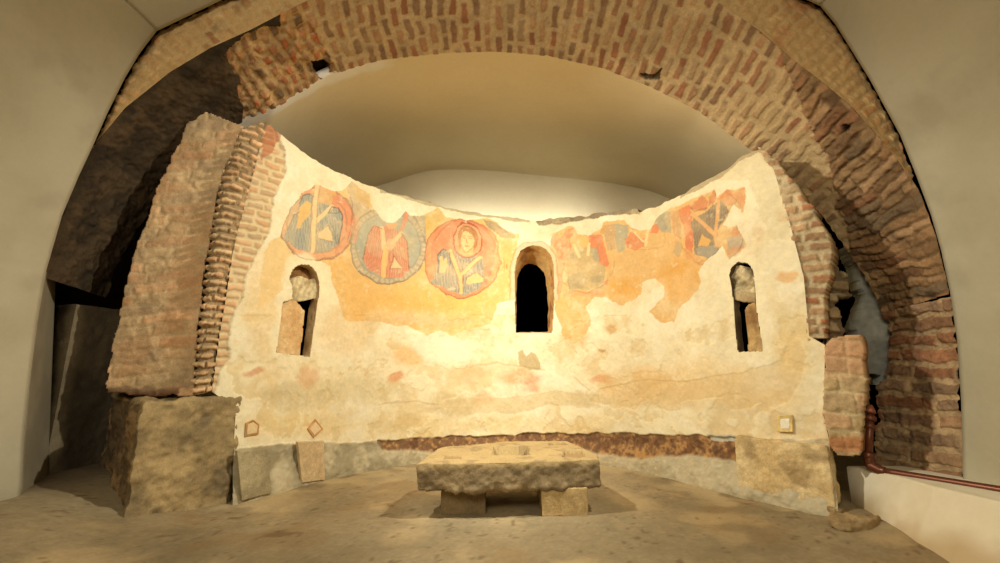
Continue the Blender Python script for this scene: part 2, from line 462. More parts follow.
# band of grey and ochre between the medallions
z2 = Z(5.63, 340, 190); z1 = Z(5.63, 270, 170); z3 = Z(5.63, 415, 205); z4 = Z(4.69, 545, 205); z5 = Z(4.69, 660, 170)
poly(z1, [(440, 60), (470, 60), (540, 130), (560, 150), (560, 560), (520, 540), (470, 480), (440, 400)], (186, 170, 140), .8)
poly(z1, [(470, 90), (560, 130), (560, 210), (480, 170)], (214, 172, 104), .7)
poly(z3, [(380, 80), (440, 100), (520, 150), (560, 160), (560, 185), (470, 180), (420, 140)], (150, 132, 104), .85)
poly(z3, [(60, 60), (150, 40), (170, 80), (100, 120), (60, 140)], (216, 176, 96), .9)
poly(z3, [(0, 70), (60, 60), (70, 200), (20, 260), (0, 260)], (168, 164, 140), .8)

med = {}
# 1: blue robed bust, head lost
e = ell(317, 223.3, 38.2, 38.2); med[1] = e < 1
lay((e < 1) & painted, (222, 158, 118), .9, 0.2)
lay((e < 1) & (PX > 335) & painted, PINK, .8)
lay((e < 0.79) & painted, (206, 180, 142), .8)
lay((e < 0.79) & (PX > 332) & painted, (224, 150, 110), .9)
lay((np.abs(e - 0.97) < 0.03) & painted, DK, .5); lay((np.abs(e - 0.79) < 0.022) & painted, DK, .35)
R1 = [(75, 400), (95, 330), (130, 250), (165, 230), (165, 180), (175, 150), (215, 130), (245, 150), (300, 190), (350, 205), (385, 215), (410, 260), (405, 310), (385, 420), (320, 460), (230, 470), (150, 440), (100, 410)]
poly(z1, R1, BLUE, .95); folds(z1, R1, (118, 118, 108), 2.4, .55, 0.12, 1); folds(z1, R1, (196, 196, 172), 3.4, .35, -0.15, 2)
poly(z1, [(250, 100), (285, 85), (370, 115), (380, 160), (330, 190), (270, 190)], (214, 166, 104), .85)
poly(z1, [(345, 190), (350, 150), (400, 130), (400, 160), (370, 195)], (216, 140, 104), .8)
poly(z1, [(148, 330), (160, 250), (175, 200), (205, 170), (238, 190), (230, 240), (195, 285), (178, 330)], (230, 186, 112), .95)
line(z1, [(265, 85), (255, 180), (238, 460)], 26, CRM, .95); line(z1, [(262, 290), (300, 250), (350, 205)], 24, CRM, .95)
for o_ in (-15, 15): line(z1, [(265 + o_, 85), (255 + o_, 180), (238 + o_, 460)], 5, (180, 122, 84), .6)
poly(z1, [(270, 350), (330, 310), (358, 405), (280, 385)], CRM, .95)
line(z1, [(272, 352), (330, 312), (358, 405), (284, 386)], 5, DK, .6)
line(z1, [(330, 240), (350, 205), (385, 212), (408, 260), (402, 320), (385, 420)], 7, (90, 80, 76), .8)
line(z1, [(340, 300), (360, 340), (375, 420)], 5, (90, 80, 76), .6); line(z1, [(335, 240), (370, 245), (400, 235)], 4, (90, 80, 76), .6)
line(z1, [(165, 185), (185, 145), (215, 132), (245, 150)], 6, (90, 80, 76), .7); line(z1, [(100, 340), (130, 250), (165, 235)], 5, (110, 96, 84), .6)
line(z1, [(270, 150), (275, 90), (290, 85)], 6, (190, 110, 80), .6); line(z1, [(430, 90), (465, 200), (455, 330), (430, 410)], 6, (150, 110, 84), .6)
# 2: rose robed bust on grey
e = ell(388, 245, 38.6, 39); med[2] = e < 1
lay((e < 1) & painted, (190, 176, 146), .95, 0.15)
lay((e < 0.83) & painted, (164, 166, 146), .9, 0.15)
lay((np.abs(e - 0.98) < 0.025) & painted, DK, .5); lay((np.abs(e - 0.83) < 0.02) & painted, DK, .35)
th = np.arctan2(wy - 245, wx - 388)
lay((e > 0.85) & (e < 0.96) & painted & (np.sin(th * 46) > 0.3), (150, 132, 110), .45)
poly(z2, [(75, 150), (105, 140), (110, 260), (85, 310), (70, 290)], (216, 160, 120), .6)
R2 = [(128, 380), (150, 250), (190, 205), (240, 220), (265, 190), (300, 215), (345, 240), (378, 300), (390, 450), (340, 490), (250, 490), (160, 445)]
poly(z2, R2, (220, 148, 112), .95); folds(z2, R2, (186, 92, 66), 2.3, .5, 0.05, 3)
poly(z2, [(265, 190), (300, 170), (325, 190), (310, 215), (280, 220)], (226, 168, 112), .9)
poly(z2, [(325, 225), (355, 180), (370, 110), (388, 105), (385, 170), (350, 230)], PINK, .85)
line(z2, [(238, 220), (245, 330)], 24, CRM, .95); line(z2, [(258, 330), (245, 480)], 30, (232, 190, 120), .95); line(z2, [(290, 300), (345, 245)], 22, CRM, .9)
poly(z2, [(250, 320), (265, 285), (300, 280), (310, 310), (280, 350)], (232, 190, 140), .9)
poly(z2, [(280, 440), (305, 375), (352, 442)], CRM, .95); line(z2, [(280, 440), (300, 365), (352, 442), (280, 440)], 5, (150, 90, 66), .7)
line(z2, [(130, 390), (150, 255), (190, 207), (238, 222)], 6, (150, 90, 66), .8); line(z2, [(345, 242), (378, 300), (390, 450)], 6, (150, 90, 66), .8)
line(z2, [(330, 330), (350, 380), (375, 400)], 5, (150, 90, 66), .6)
# 3: complete bust with halo
e = ell(462, 258.5, 38.6, 40); med[3] = e < 1
lay((e < 1) & painted, (214, 134, 92), .95, 0.2)
lay((e < 1) & (PX > 488) & painted, (214, 150, 90), .7)
ei = ell(463.5, 256, 31.5, 36)
lay((ei < 1) & painted, (224, 138, 98), .95)
lay((np.abs(ei - 1) < 0.025) & painted, (170, 104, 72), .5); lay((np.abs(e - .98) < 0.02) & painted, (170, 104, 72), .5)
R3 = [(98, 440), (130, 280), (160, 245), (200, 258), (245, 268), (330, 272), (380, 300), (390, 420), (360, 480), (280, 510), (170, 475)]
poly(z3, R3, (152, 148, 130), .98); folds(z3, R3, (108, 100, 90), 2.2, .6, 0.06, 4); folds(z3, R3, (186, 178, 150), 3.7, .4, -0.1, 5)
h = ell(467, 240, 14.2, 17.5)
lay(h < 1, (226, 150, 106), .95); lay(np.abs(h - 1) < 0.05, (150, 70, 50), .9)
h = ell(467, 238.5, 9.8, 13.2); lay(h < 1, (176, 120, 66), .9); lay(np.abs(h - 1) < .07, (130, 80, 50), .5)
poly(z3, [(255, 235), (330, 235), (325, 272), (290, 285), (250, 268)], (226, 176, 110), .95)
h = ell(467, 240.5, 6.6, 10.5); lay(h < 1, (230, 190, 130), .95); lay(np.abs(h - 1) < .08, (160, 106, 66), .5)
for q in [[(268, 186), (284, 186)], [(303, 186), (319, 186)], [(292, 190), (290, 214), (297, 214)], [(282, 232), (304, 232)]]: line(z3, q, 5, (130, 80, 52), .75)
line(z3, [(264, 176), (284, 174)], 3, (130, 80, 52), .6); line(z3, [(301, 174), (321, 176)], 3, (130, 80, 52), .6)
line(z3, [(195, 256), (255, 398)], 24, (232, 184, 118), .97); line(z3, [(365, 296), (262, 392)], 22, (232, 184, 118), .97); line(z3, [(255, 396), (258, 490)], 25, (232, 184, 118), .97)
for q in [[(182, 262), (243, 405), (247, 488)], [(208, 254), (258, 378)], [(372, 305), (270, 400), (270, 488)], [(357, 287), (258, 378)]]: line(z3, q, 4, (140, 84, 58), .7)
poly(z3, [(133, 375), (140, 292), (152, 285), (160, 320), (172, 288), (185, 340), (165, 380)], (234, 192, 130), .95); line(z3, [(128, 380), (128, 285), (158, 248), (190, 258), (200, 330)], 6, (90, 76, 66), .8)
poly(z3, [(285, 442), (295, 405), (345, 380), (388, 412), (384, 436)], (234, 190, 122), .95); line(z3, [(285, 442), (295, 405), (345, 380), (388, 412)], 4, (130, 84, 58), .7)
line(z3, [(500, 300), (502, 380)], 4, (170, 110, 64), .6); line(z3, [(515, 335), (516, 355)], 10, (160, 104, 50), .8)
# 4: faded bust right of the middle window
e = ell(585, 260, 29, 32); med[4] = (e < 1) & (PX > 556)
poly(z4, [(30, 150), (60, 130), (70, 160), (50, 190), (15, 190)], (190, 150, 110), .7)
poly(z4, [(40, 190), (100, 115), (145, 105), (115, 160), (130, 200), (95, 240), (75, 420), (55, 420), (60, 260)], ROSE, .7, .35)
poly(z4, [(90, 215), (150, 200), (240, 200), (280, 290), (275, 390), (110, 395)], (186, 164, 118), .8, .3)
poly(z4, [(105, 340), (170, 315), (205, 350), (180, 390), (110, 390)], (168, 150, 112), .7); poly(z4, [(215, 340), (275, 330), (280, 365), (225, 365)], (168, 150, 112), .7)
poly(z4, [(210, 200), (240, 200), (265, 260), (230, 270)], (170, 160, 130), .8); poly(z4, [(110, 230), (135, 215), (150, 240), (115, 250)], (170, 150, 120), .7)
poly(z4, [(200, 190), (210, 145), (265, 140), (300, 275), (285, 292), (255, 270), (240, 200), (215, 200)], ROSE, .8, .2)
poly(z4, [(255, 100), (325, 85), (330, 200), (295, 210), (275, 140)], (194, 158, 116), .8); poly(z4, [(255, 95), (280, 95), (275, 135), (255, 135)], (212, 160, 90), .8)
poly(z4, [(325, 85), (390, 90), (375, 215), (350, 225), (330, 180)], (172, 166, 138), .9)
poly(z4, [(80, 395), (290, 400), (285, 420), (90, 430)], (222, 150, 104), .5); poly(z4, [(275, 355), (300, 345), (300, 372), (280, 372)], ROSE, .8)
line(z4, [(140, 190), (160, 240)], 14, CRM, .95, sc=4.69); line(z4, [(205, 180), (200, 235)], 14, CRM, .95, sc=4.69); poly(z4, [(160, 160), (190, 145), (200, 180), (165, 205)], (226, 186, 110), .8)
# 5: smallest fragment
e = ell(643, 236, 21, 20) + .35 * fbm(P2, .09, 3, 12); med[5] = (e < 1) & (PY < 250)
poly(z4, [(375, 160), (405, 110), (440, 160), (470, 150), (460, 200), (420, 215), (385, 200)], ROSE, .7, .3); poly(z4, [(495, 95), (520, 85), (535, 110), (520, 130), (495, 125)], ROSE, .75)
line(z4, [(400, 118), (460, 172)], 12, CRM, .95, sc=4.69); line(z4, [(487, 85), (470, 190)], 12, CRM, .95, sc=4.69)
line(z4, [(405, 125), (450, 170)], 4, (160, 100, 74), .6, sc=4.69)
poly(z4, [(500, 75), (560, 35), (575, 120), (535, 115), (520, 80)], (170, 164, 138), .85)
# 6: dark robed bust at the right
e = ell(711, 226, 34, 40); med[6] = e < 1
poly(z5, [(0, 200), (50, 190), (55, 300), (0, 290)], (172, 162, 134), .85); poly(z5, [(50, 190), (92, 185), (100, 330), (65, 310)], (198, 148, 104), .8)
poly(z5, [(70, 330), (110, 350), (90, 410), (60, 390)], (180, 160, 124), .6)
poly(z5, [(88, 185), (140, 160), (150, 220), (152, 385), (125, 375), (110, 285)], (214, 122, 82), .9, .15)
poly(z5, [(100, 360), (150, 385), (200, 420), (180, 450), (120, 410)], (214, 150, 92), .7)
R6 = [(145, 255), (165, 215), (200, 210), (245, 160), (290, 140), (318, 190), (292, 245), (272, 285), (272, 385), (230, 412), (160, 392)]
poly(z5, R6, (146, 128, 104), .97); folds(z5, R6, (112, 92, 76), 2.6, .5, -0.2, 6)
poly(z5, [(180, 395), (165, 365), (265, 350), (272, 385), (230, 412)], (164, 154, 132), .9)
poly(z5, [(140, 180), (155, 155), (200, 120), (225, 145), (215, 185), (185, 195)], (206, 130, 88), .9); line(z5, [(140, 170), (160, 195), (220, 175)], 5, DK, .6, sc=4.69)
poly(z5, [(225, 165), (230, 125), (252, 92), (264, 110), (258, 150)], (212, 132, 84), .9)
line(z5, [(150, 205), (255, 300)], 19, (226, 170, 112), .97, sc=4.69); line(z5, [(276, 138), (260, 300)], 17, (226, 170, 112), .97, sc=4.69); line(z5, [(258, 298), (270, 355)], 17, (226, 170, 112), .97, sc=4.69)
line(z5, [(145, 215), (245, 308)], 4, DK, .6, sc=4.69)
poly(z5, [(178, 360), (200, 295), (245, 330), (225, 358)], (224, 172, 98), .95)
poly(z5, [(275, 132), (325, 85), (345, 110), (395, 85), (412, 120), (392, 205), (365, 150), (312, 170)], (214, 140, 94), .85, .2)
poly(z5, [(275, 290), (330, 280), (345, 300), (300, 330), (275, 320)], (220, 170, 100), .9)
poly(z5, [(343, 252), (365, 265), (380, 310), (340, 315)], (212, 130, 90), .85); poly(z5, [(310, 320), (370, 310), (400, 340), (390, 370), (335, 380)], (176, 160, 142), .9)
poly(z5, [(310, 370), (395, 350), (340, 425)], (206, 152, 112), .8)
fade = sst(-.1, .7, fbm(Pw, 6, 5, 61))
lay(painted * fade, (228, 194, 138), .24)
# wear: small flakes lost all over the painted layer
lay(sst(0.66, 0.85, fbm(Pw, 14, 4, 31)) * painted, (234, 214, 168), .45)
lay(sst(0.55, 0.95, fbm(Pw, 30, 3, 37)) * painted, (236, 220, 180), .3)

col = mix(col, L((236, 214, 164)), painted * (.05 + .2 * sst(-.2, .7, n_md + .5 * n_lo)))
# broken brick crest
crest = inside(wx, wy, [(532, 216), (560, 217), (600, 211), (640, 206), (640, 213), (625, 215), (600, 217), (575, 222), (540, 225)])
lay(crest, (132, 112, 84), .9, .3); dsp = dsp + crest * 0.02 * (0.5 + n_md)
lay((np.interp(PX, *A(TOP, float).T) + 3 > wy) & (PX < 530) & (PX > 380), (170, 150, 110), .7)
lay(inside(wx, wy, [(700, 178), (757, 145), (790, 150), (790, 240), (770, 240), (748, 180), (735, 180)]), (214, 194, 146), .45, .4)
lay((np.interp(PX, *A(TOP, float).T) + 4 > wy) & (PX > 680), (168, 146, 106), .75)

# frame round the middle window
CW_OUT = [(516, 332.5), (515, 312), (515, 290), (515, 268), (517, 258), (520.5, 251), (526, 247), (533, 245), (540, 246), (546, 249), (551, 256), (553, 264), (554, 280), (554, 300), (553, 320), (552, 332.5)]
d = seg(wx, wy, CW_OUT)
lay((1 - sst(2.5, 4.0, d)) * (PY < 300), (206, 190, 150), .9); lay((1 - sst(0.5, 1.2, np.abs(d - 4))) * (PY < 300), (200, 130, 92), .5)
LW_OUT = [(289, 279), (292, 270), (296, 266), (301, 264.5), (308, 265), (313, 268), (316.5, 273), (319, 281), (319.5, 290), (318, 299), (316, 314), (313, 335), (310, 357), (292, 354.5), (276.5, 352), (279, 330), (283, 302), (292, 299), (292, 286)]
RW_OUT = [(729, 276), (731, 268), (735, 264), (738.5, 262), (747, 263), (750.5, 266), (753, 271), (754.5, 286), (755.5, 302), (759, 325), (763, 351), (750, 351.5), (738, 352), (736, 338), (735, 325), (733, 298), (731, 286)]
for wo in (LW_OUT, RW_OUT): lay(1 - sst(4, 11, seg(bx, by, wo + wo[:1])), (238, 224, 184), .8)
lay(inside(wx, wy, [(318, 262), (330, 266), (336, 290), (338, 305), (325, 300), (318, 290)]), (238, 224, 184), .8)

# brick exposed at the left corner and rough masonry at the right corner
LB = [(200, 100), (275, 122), (283, 150), (287, 170), (279, 185), (273, 200), (269, 222), (265, 240), (256, 258), (246, 270), (240, 300), (233, 324), (227, 349), (216, 395), (190, 400)]
bm = inside(bx, by, LB).astype(float)
hb, ba, bb_ = bricks(S, Zw, 0.16, 0.062, 0.016, 11, 0.15)
bc = mix(L((214, 192, 148)), pick(PAL_OCHRE, ba) * (0.85 + 0.3 * bb_)[..., None], hb)
col = mix(col, bc, bm * 0.95); dsp = dsp - bm * 0.022 + bm * hb * 0.016
lay(inside(bx, by, [(262, 122), (278, 122), (282, 135), (272, 150), (262, 160)]), (184, 112, 74), .7)

# foot of the wall
base_y = np.interp(PX, [200, 262, 300, 378, 440, 520, 600, 700, 745, 840], [452, 446, 442, 441, 437, 434, 432.5, 434.5, 439, 440])
low_y = np.interp(PX, [200, 376, 382, 420, 470, 560, 600, 640, 700, 742, 746, 860], [444, 442, 449, 452, 448, 444, 452, 458, 455, 462, 440, 440])
foot = sst(-0.5, 1.2, wy - base_y)
lay(foot, (190, 177, 144), 1.0); lay(foot * sst(-.2, .6, n_md), (160, 144, 108), .6); lay(foot * sst(0, .7, n_hi), (196, 186, 158), .6)
strip = foot * (1 - sst(-1.5, 1.5, by * 0.35 + wy * 0.65 - low_y)) * (PX > 377)
sc_ = mix(L((118, 84, 58)), L((182, 138, 84)), sst(-0.2, 0.9, fbm(Pw, 40, 3, 51) + (PX > 600) * 0.35))
sc_ = mix(sc_, L((92, 56, 36)), sst(0.1, 0.6, fbm(Pw, 11, 3, 52)) * 0.7)
col = mix(col, sc_, np.clip(strip, 0, 1) * .95)
lay(inside(wx, wy, [(707, 434), (735, 436), (738, 443), (722, 442), (709, 440)]), (192, 190, 172), .9)
lay(inside(wx, wy, [(737, 437), (745, 438), (744, 447), (737, 446)]), (164, 100, 60), .9)
gl = foot * (1 - sst(-4, 4, PX - 395)); lay(gl * sst(-.5, .4, n_md), (150, 140, 112), .7)
dsp = dsp + foot * (0.012 * fbm(Pw, 14, 4, 53)) - strip * 0.03 + foot * 0.012
dsp = dsp + foot * sst(0.25, 0.0, Zw) * 0.05
col = np.clip(col * (1 + 0.05 * n_hi + 0.05 * fbm(Pw, 16, 3, 9))[..., None], 0.002, 1)
Pd = Pw + Nw * dsp[..., None]
cx_, cy_ = fc(PX), fc(PY)
hole = inside(cx_, cy_, CW_OUT) | inside(cx_, cy_, LW_OUT) | inside(cx_, cy_, RW_OUT)
wall = tag(grid('wall_apse', Pd, col, M_PLASTER, keep=~hole), kind='structure',
           label='curved apse wall of cream plaster with worn ochre fresco')
# thickness of the wall at its broken crest
tp = Pd[-1, 40:-40]; out = tp - Nw[-1, 40:-40] * 0.3 - A([0, 0, 0.05])
Q = np.stack([tp * (1 - a) + out * a for a in np.linspace(0, 1, 24)])
Q[1:, :, 2] += 0.02 * fbm(Q[1:], 9, 4, 4)
grid('wall_crest', Q, mix(np.broadcast_to(lin((150, 128, 94)), Q.shape), np.broadcast_to(lin((110, 92, 70)), Q.shape), sst(-.3, .5, fbm(Q, 12, 3, 2))), M_STONE, toward=(0, 4, 9), parent=wall)
# painted medallions: a paint-and-plaster skin standing a few millimetres proud of the wall
labs = {1: 'painted round medallion of a blue-robed headless figure above the arched left window', 2: 'painted round medallion of a rose-robed figure on grey ground, head worn away',
        3: 'painted round medallion of a haloed face in grey robe on pink ground', 4: 'faded pinkish painted medallion just right of the black middle window',
        5: 'small faded painted fragment with cream crossing bands beside grey patch', 6: 'worn painted medallion of a dark-robed figure up near the broken right window'}
taken = np.zeros_like(painted)
for k in (3, 1, 2, 4, 6, 5):
    mk = med[k] & painted & ~taken; taken |= mk
    kf = fc(mk.astype(float)) > 0.5
    o = grid('painted_medallion', Pd + Nw * 0.0016, col, M_PLASTER, keep=kf & ~hole, org=Pd[mk].mean(0), solid=0.003)
    tag(o, labs[k], 'mural', 'painted medallions round the apse')

# ---- windows
def reveal(name, outp, inp, depth, colf, parent, nd=24):
    op = resamp(A(outp + outp[:1]), 140); ip = resamp(A(inp + inp[:1]), 140)
    a = wall_pt(op[:, 0], op[:, 1])
    s, z = wall_hit(*A(outp).mean(0)); n = np.r_[wall_n(s), 0]; p0 = np.r_[wall_xy(s), z] - n * depth
    if inp is outp: b = a - n * depth
    else: b = UP(ip[:, 0], ip[:, 1], p0, n)
    Q = np.stack([a * (1 - t) + b * t for t in np.linspace(0, 1, nd)])
    dd = 0.008 * fbm(Q, 10, 4, 2) + .004 * fbm(Q, 40, 3, 2)
    dd[0] = 0
    cen = Q.reshape(-1, 3).mean(0)
    N = toward_cam(Q, toward=cen)
    return grid(name, Q + N * dd[..., None], colf(Q), M_STONE, toward=cen, parent=parent), p0, n
def stone_col(c1, c2, sc=9, seed=0, fine=.15):
    def f(P): 
        return np.clip(mix(np.broadcast_to(lin(c1), P.shape), np.broadcast_to(lin(c2), P.shape), sst(-.5, .5, fbm(P, sc, 4, seed))) * (1 + fine * fbm(P, 40, 3, seed))[..., None], .002, 1)
    return f
CW_IN = [(516, 332.5), (516, 312), (516.3, 295), (517, 281), (518.5, 275), (521, 269), (524.5, 265.5), (528, 264), (532, 263.5), (536, 265), (540.5, 268.5), (544, 273), (546, 280), (547, 290), (548, 312), (548.5, 332.5)]
def window_root(name, po, label):
    p = wall_pt(*A(po).mean(0)); s, z = wall_hit(A(po)[:, 0].mean(), A(po)[:, 1].max())
    o = thing(name, (p[0], p[1], float(z)), label, 'window'); o['kind'] = 'structure'; del o['category']
    return o
w2 = window_root('window_2', CW_OUT, 'tall black arched window in the middle of the apse wall')
def ccol(P):
    c = stone_col((214, 176, 112), (196, 150, 92), 8, 3)(P)
    return mix(c, np.broadcast_to(lin((150, 96, 56)), P.shape), sst(.3, .8, fbm(P, 7, 3, 6)) * .8)
reveal('window_reveal', CW_OUT, CW_IN, 0.30, ccol, w2)
w1 = window_root('window_1', LW_OUT, 'narrow arched window half blocked with plaster on the left')
r1, p1, n1 = reveal('window_reveal', LW_OUT, LW_OUT, 0.10, stone_col((206, 176, 128), (170, 134, 90), 8, 5), w1)
w3 = window_root('window_3', RW_OUT, 'narrow window half blocked with rubble on the right')
r3, p3, n3 = reveal('window_reveal', RW_OUT, RW_OUT, 0.10, stone_col((130, 112, 82), (100, 82, 58), 8, 7), w3)
def simple(c1, c2, amp=0.006, sc=10, seed=0, st=None):
    f = stone_col(c1, c2, sc, seed)
    def g(P, u, v):
        c = f(P); d = amp * fbm(P, sc, 4, seed + 1) + 0.3 * amp * fbm(P, 50, 3, seed)
        if st: c = c * (1 - .2 * sst(0, .8, np.sin(u * st + 3 * fbm(P, 6, 2, 3))))[..., None]
        return c, d
    return g
patch('plaster_infill', p1 + n1 * 0.06, n1, [(284, 281), (290, 279.5), (301, 276), (310, 280), (326, 276), (326, 297), (296, 301), (284, 299)], M_STONE, simple((222, 204, 160), (176, 154, 112), .006, 12, 3, 120), parent=w1, thick=.12)
patch('arch_recess', p1 + n1 * 0.008, n1, [(282, 290), (284, 262), (324, 256), (324, 290)], M_STONE, simple((150, 110, 66), (112, 78, 46), .006, 10, 13), parent=w1, thick=.03)
patch('stone_panel', p1 + n1 * 0.062, n1, [(270, 353), (282, 298), (296, 301), (305, 311.5), (303, 330), (299, 362), (280, 360)], M_STONE, simple((222, 190, 138), (206, 164, 110), .004, 9, 6), parent=w1, thick=.05)
def rub(P, u, v):
    c, d = masonry(P, u, v, .09, .07, .02, [(190, 172, 134), (160, 142, 108), (130, 110, 80), (206, 186, 142)], (96, 80, 58), .035, 40, .012, .6)
    return c, d
patch('rubble_infill', p3 + n3 * 0.055, n3, [(722, 270), (730, 266), (741, 266), (752, 268), (760, 280), (760, 296), (745, 295), (728, 290)], M_STONE, simple((214, 194, 150), (120, 102, 74), .035, 11, 23), parent=w3, thick=.1, edge=.012)
patch('stone_lintel', p3 + n3 * 0.07, n3, [(729, 289), (742, 292), (755, 294), (757, 303), (744, 302), (730, 298)], M_STONE, simple((196, 172, 128), (166, 142, 104), .004, 9, 8), parent=w3, thick=.1)
patch('wooden_panel', p3 + n3 * 0.06, n3, [(745, 309), (748, 305), (757, 301), (768, 354), (749, 354)], M_STONE, simple((206, 170, 112), (160, 122, 76), .004, 6, 9, 90), parent=w3, thick=.05)

# ================================================================== LEFT CORNER: stepped brick jamb, pier, plinth, stone
PA = A([-2.74, 3.09, 0]); PB = A([-2.14, 3.12, 0])
pn = A([-(PB - PA)[1], (PB - PA)[0], 0]); pn /= np.linalg.norm(pn)
pier = thing('brick_pier', (-2.55, 3.25, 0.70), 'tall leaning brick pier on a plastered stone plinth at left', 'pier')
def pier_col(P, u, v):
    tl = v + 0.10 * u
    c, d = masonry(P, u, tl, .3, .085, .016, PAL_OCHRE, (204, 178, 136), .005, 21, .005, .35, .22, mamt=.55)
    red = sst(.25, .7, fbm(P, 3, 3, 77)); c = mix(c, np.broadcast_to(lin((196, 146, 100)), P.shape), red * .4)
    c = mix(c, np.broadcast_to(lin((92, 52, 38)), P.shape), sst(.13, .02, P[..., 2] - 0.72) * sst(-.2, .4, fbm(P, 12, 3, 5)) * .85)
    return c, d
PIER = [(106, 394), (110, 365), (116, 330), (124, 295), (132, 262), (143, 230), (155, 195), (170, 160), (185, 130), (197, 113), (205, 112), (218, 117), (245, 126), (237, 140), (223, 172), (214, 215), (204, 277), (196, 340), (193, 396)]
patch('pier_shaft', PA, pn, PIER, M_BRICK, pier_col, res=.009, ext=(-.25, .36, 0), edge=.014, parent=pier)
# stepped jamb between pier and plaster
JL = resamp(A([(238, 133), (222, 172), (213, 215), (203, 277), (195, 340), (191, 396)]), 300)
JR = resamp(A(LEFT[:-2]), 300)
a = UP(JL[:, 0], JL[:, 1], PA + pn * -.04, pn)
b = np.concatenate([wall_xy(wall_hit(JR[:, 0], JR[:, 1])[0]), wall_hit(JR[:, 0], JR[:, 1])[1][:, None]], -1)
mid = (a + b) / 2 + A([.0, -.03, 0])
Q = np.stack([a * (1 - t) + b * t + (mid - (a + b) / 2) * 4 * t * (1 - t) for t in np.linspace(0, 1, 46)], 1)
uj = np.broadcast_to(np.linspace(0, .3, 46)[None], Q.shape[:2])
c, d = masonry(Q, uj, Q[..., 2], .19, .058, .016, PAL_OCHRE, (160, 136, 100), .03, 33, .005, .12, .2)
cs = hsh(np.floor(Q[..., 2] / .058), 5, 3) * .03
jamb = grid('brick_jamb', Q + toward_cam(Q) * (d + cs * np.sin(np.linspace(0, math.pi, 46))[None] + .012 * np.sin(np.linspace(0, math.pi, 46))[None])[..., None], c, M_BRICK, org=A([-2.0, 3.1, .72]))
tag(jamb, 'ragged strip of stepped bricks between the leaning pier and the fresco', 'brickwork')
def plinth_col(P):
    c = stone_col((168, 146, 104), (136, 118, 84), 4, 12)(P)
    c = mix(c, np.broadcast_to(lin((112, 98, 74)), P.shape), sst(0., .6, fbm(P, 7, 4, 14)) * .75)
    c = mix(c, np.broadcast_to(lin((190, 164, 116)), P.shape), sst(.2, .7, fbm(P, 9, 4, 15)) * .5)
    # bare broken rubble on the left flank
    fl = sst(-2.22, -2.36, P[..., 0] + .6 * (P[..., 1] - 2.87) * 0)
    dk = mix(np.broadcast_to(lin((96, 78, 56)), P.shape), np.broadcast_to(lin((150, 120, 82)), P.shape), sst(-.2, .5, fbm(P, 10, 4, 18)))
    return mix(c, dk, fl * (P[..., 2] < .70) * .9)
block('stone_plinth', [(-2.24, 2.80), (-1.90, 3.26), (-1.95, 3.55), (-2.9, 4.0), (-3.08, 3.52)], -.05, .725, M_STONE, plinth_col, res=.012, amp=.03, nsc=5, rr=.03, parent=pier, seed=3)
def block_col(P):
    c = stone_col((104, 92, 72), (78, 69, 55), 5, 22)(P)
    return mix(c, np.broadcast_to(lin((152, 138, 110)), P.shape), sst(.12, .02, np.hypot(P[..., 0] + 3.12, P[..., 1] - 3.14)) * .5)
sb = block('stone_block', [(-3.12, 3.14), (-3.10, 3.60), (-3.3, 3.8), (-3.6, 3.7), (-3.43, 3.22)], .0, 1.40, M_STONE, block_col, res=.018, amp=.014, nsc=5, rr=.025, seed=9, org=A([-3.3, 3.45, .0]))
tag(sb, 'tall dark upright stone block standing in the niche behind the pier', 'stone')

# ================================================================== ARCH
BACK_L = [(500, 52), (450, 53), (400, 58), (365, 64), (330, 76), (300, 92), (277, 108), (240, 122), (200, 150), (160, 190), (135, 230), (118, 262), (103, 297)]
BACK_R = [(500, 52), (550, 56), (600, 68), (650, 87), (700, 112), (750, 150), (790, 184), (819, 212), (833, 231), (847, 251), (864, 276), (884, 313)]
FRONT_L = [(500, -42), (400, -32), (340, -14), (300, 4), (250, 30), (210, 48), (170, 72), (125, 108), (92, 148), (77, 180), (60, 222), (44, 278)]
FRONT_R = [(500, -42), (600, -34), (680, -14), (720, 3), (760, 31), (790, 57), (820, 80), (850, 105), (880, 138), (903, 164), (921, 194), (938, 242), (950, 294)]
def curve3(pts, Y, n): 
    p = A(pts, float); return resamp(U(p[:, 0], p[:, 1], Y), n)
arch = thing('brick_arch', (0, 3.05, 1.5), 'wide old brick arch spanning over the front of the apse', 'arch')
NS, ND = 520, 84
b = np.vstack([curve3(BACK_L, YB, NS)[::-1], curve3(BACK_R, YB, NS)[1:]])
f = np.vstack([curve3(FRONT_L, YF, NS)[::-1], curve3(FRONT_R, YF, NS)[1:]])
tt = np.linspace(0, 1, ND)
Q = np.stack([f * (1 - t) + b * t for t in tt])                      # rows: depth
arc_m = (f + b) / 2; sl = np.r_[0, np.cumsum(np.linalg.norm(np.diff(arc_m, axis=0), axis=1))]
us = np.broadcast_to(sl[None], Q.shape[:2]); dep = np.broadcast_to((tt * .72)[:, None], Q.shape[:2])
qx, qy = proj(Q)
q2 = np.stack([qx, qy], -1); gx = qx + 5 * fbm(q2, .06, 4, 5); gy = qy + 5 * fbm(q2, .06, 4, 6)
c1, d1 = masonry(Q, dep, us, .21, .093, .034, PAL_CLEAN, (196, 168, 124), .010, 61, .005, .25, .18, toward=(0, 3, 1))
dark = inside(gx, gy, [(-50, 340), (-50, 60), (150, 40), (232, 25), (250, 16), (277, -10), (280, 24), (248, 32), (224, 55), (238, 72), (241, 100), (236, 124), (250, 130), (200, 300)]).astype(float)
c2 = stone_col((74, 60, 42), (54, 45, 33), 7, 64)(Q); c2 = mix(c2, np.broadcast_to(lin((98, 78, 54)), Q.shape), sst(.2, .7, fbm(Q, 9, 4, 65)) * .5)  # dark plaster coat, with the shade of the unlit haunch put into its colour
d2 = .016 * fbm(Q, 9, 4, 66) + .01 * fbm(Q, 26, 3, 67) + .012
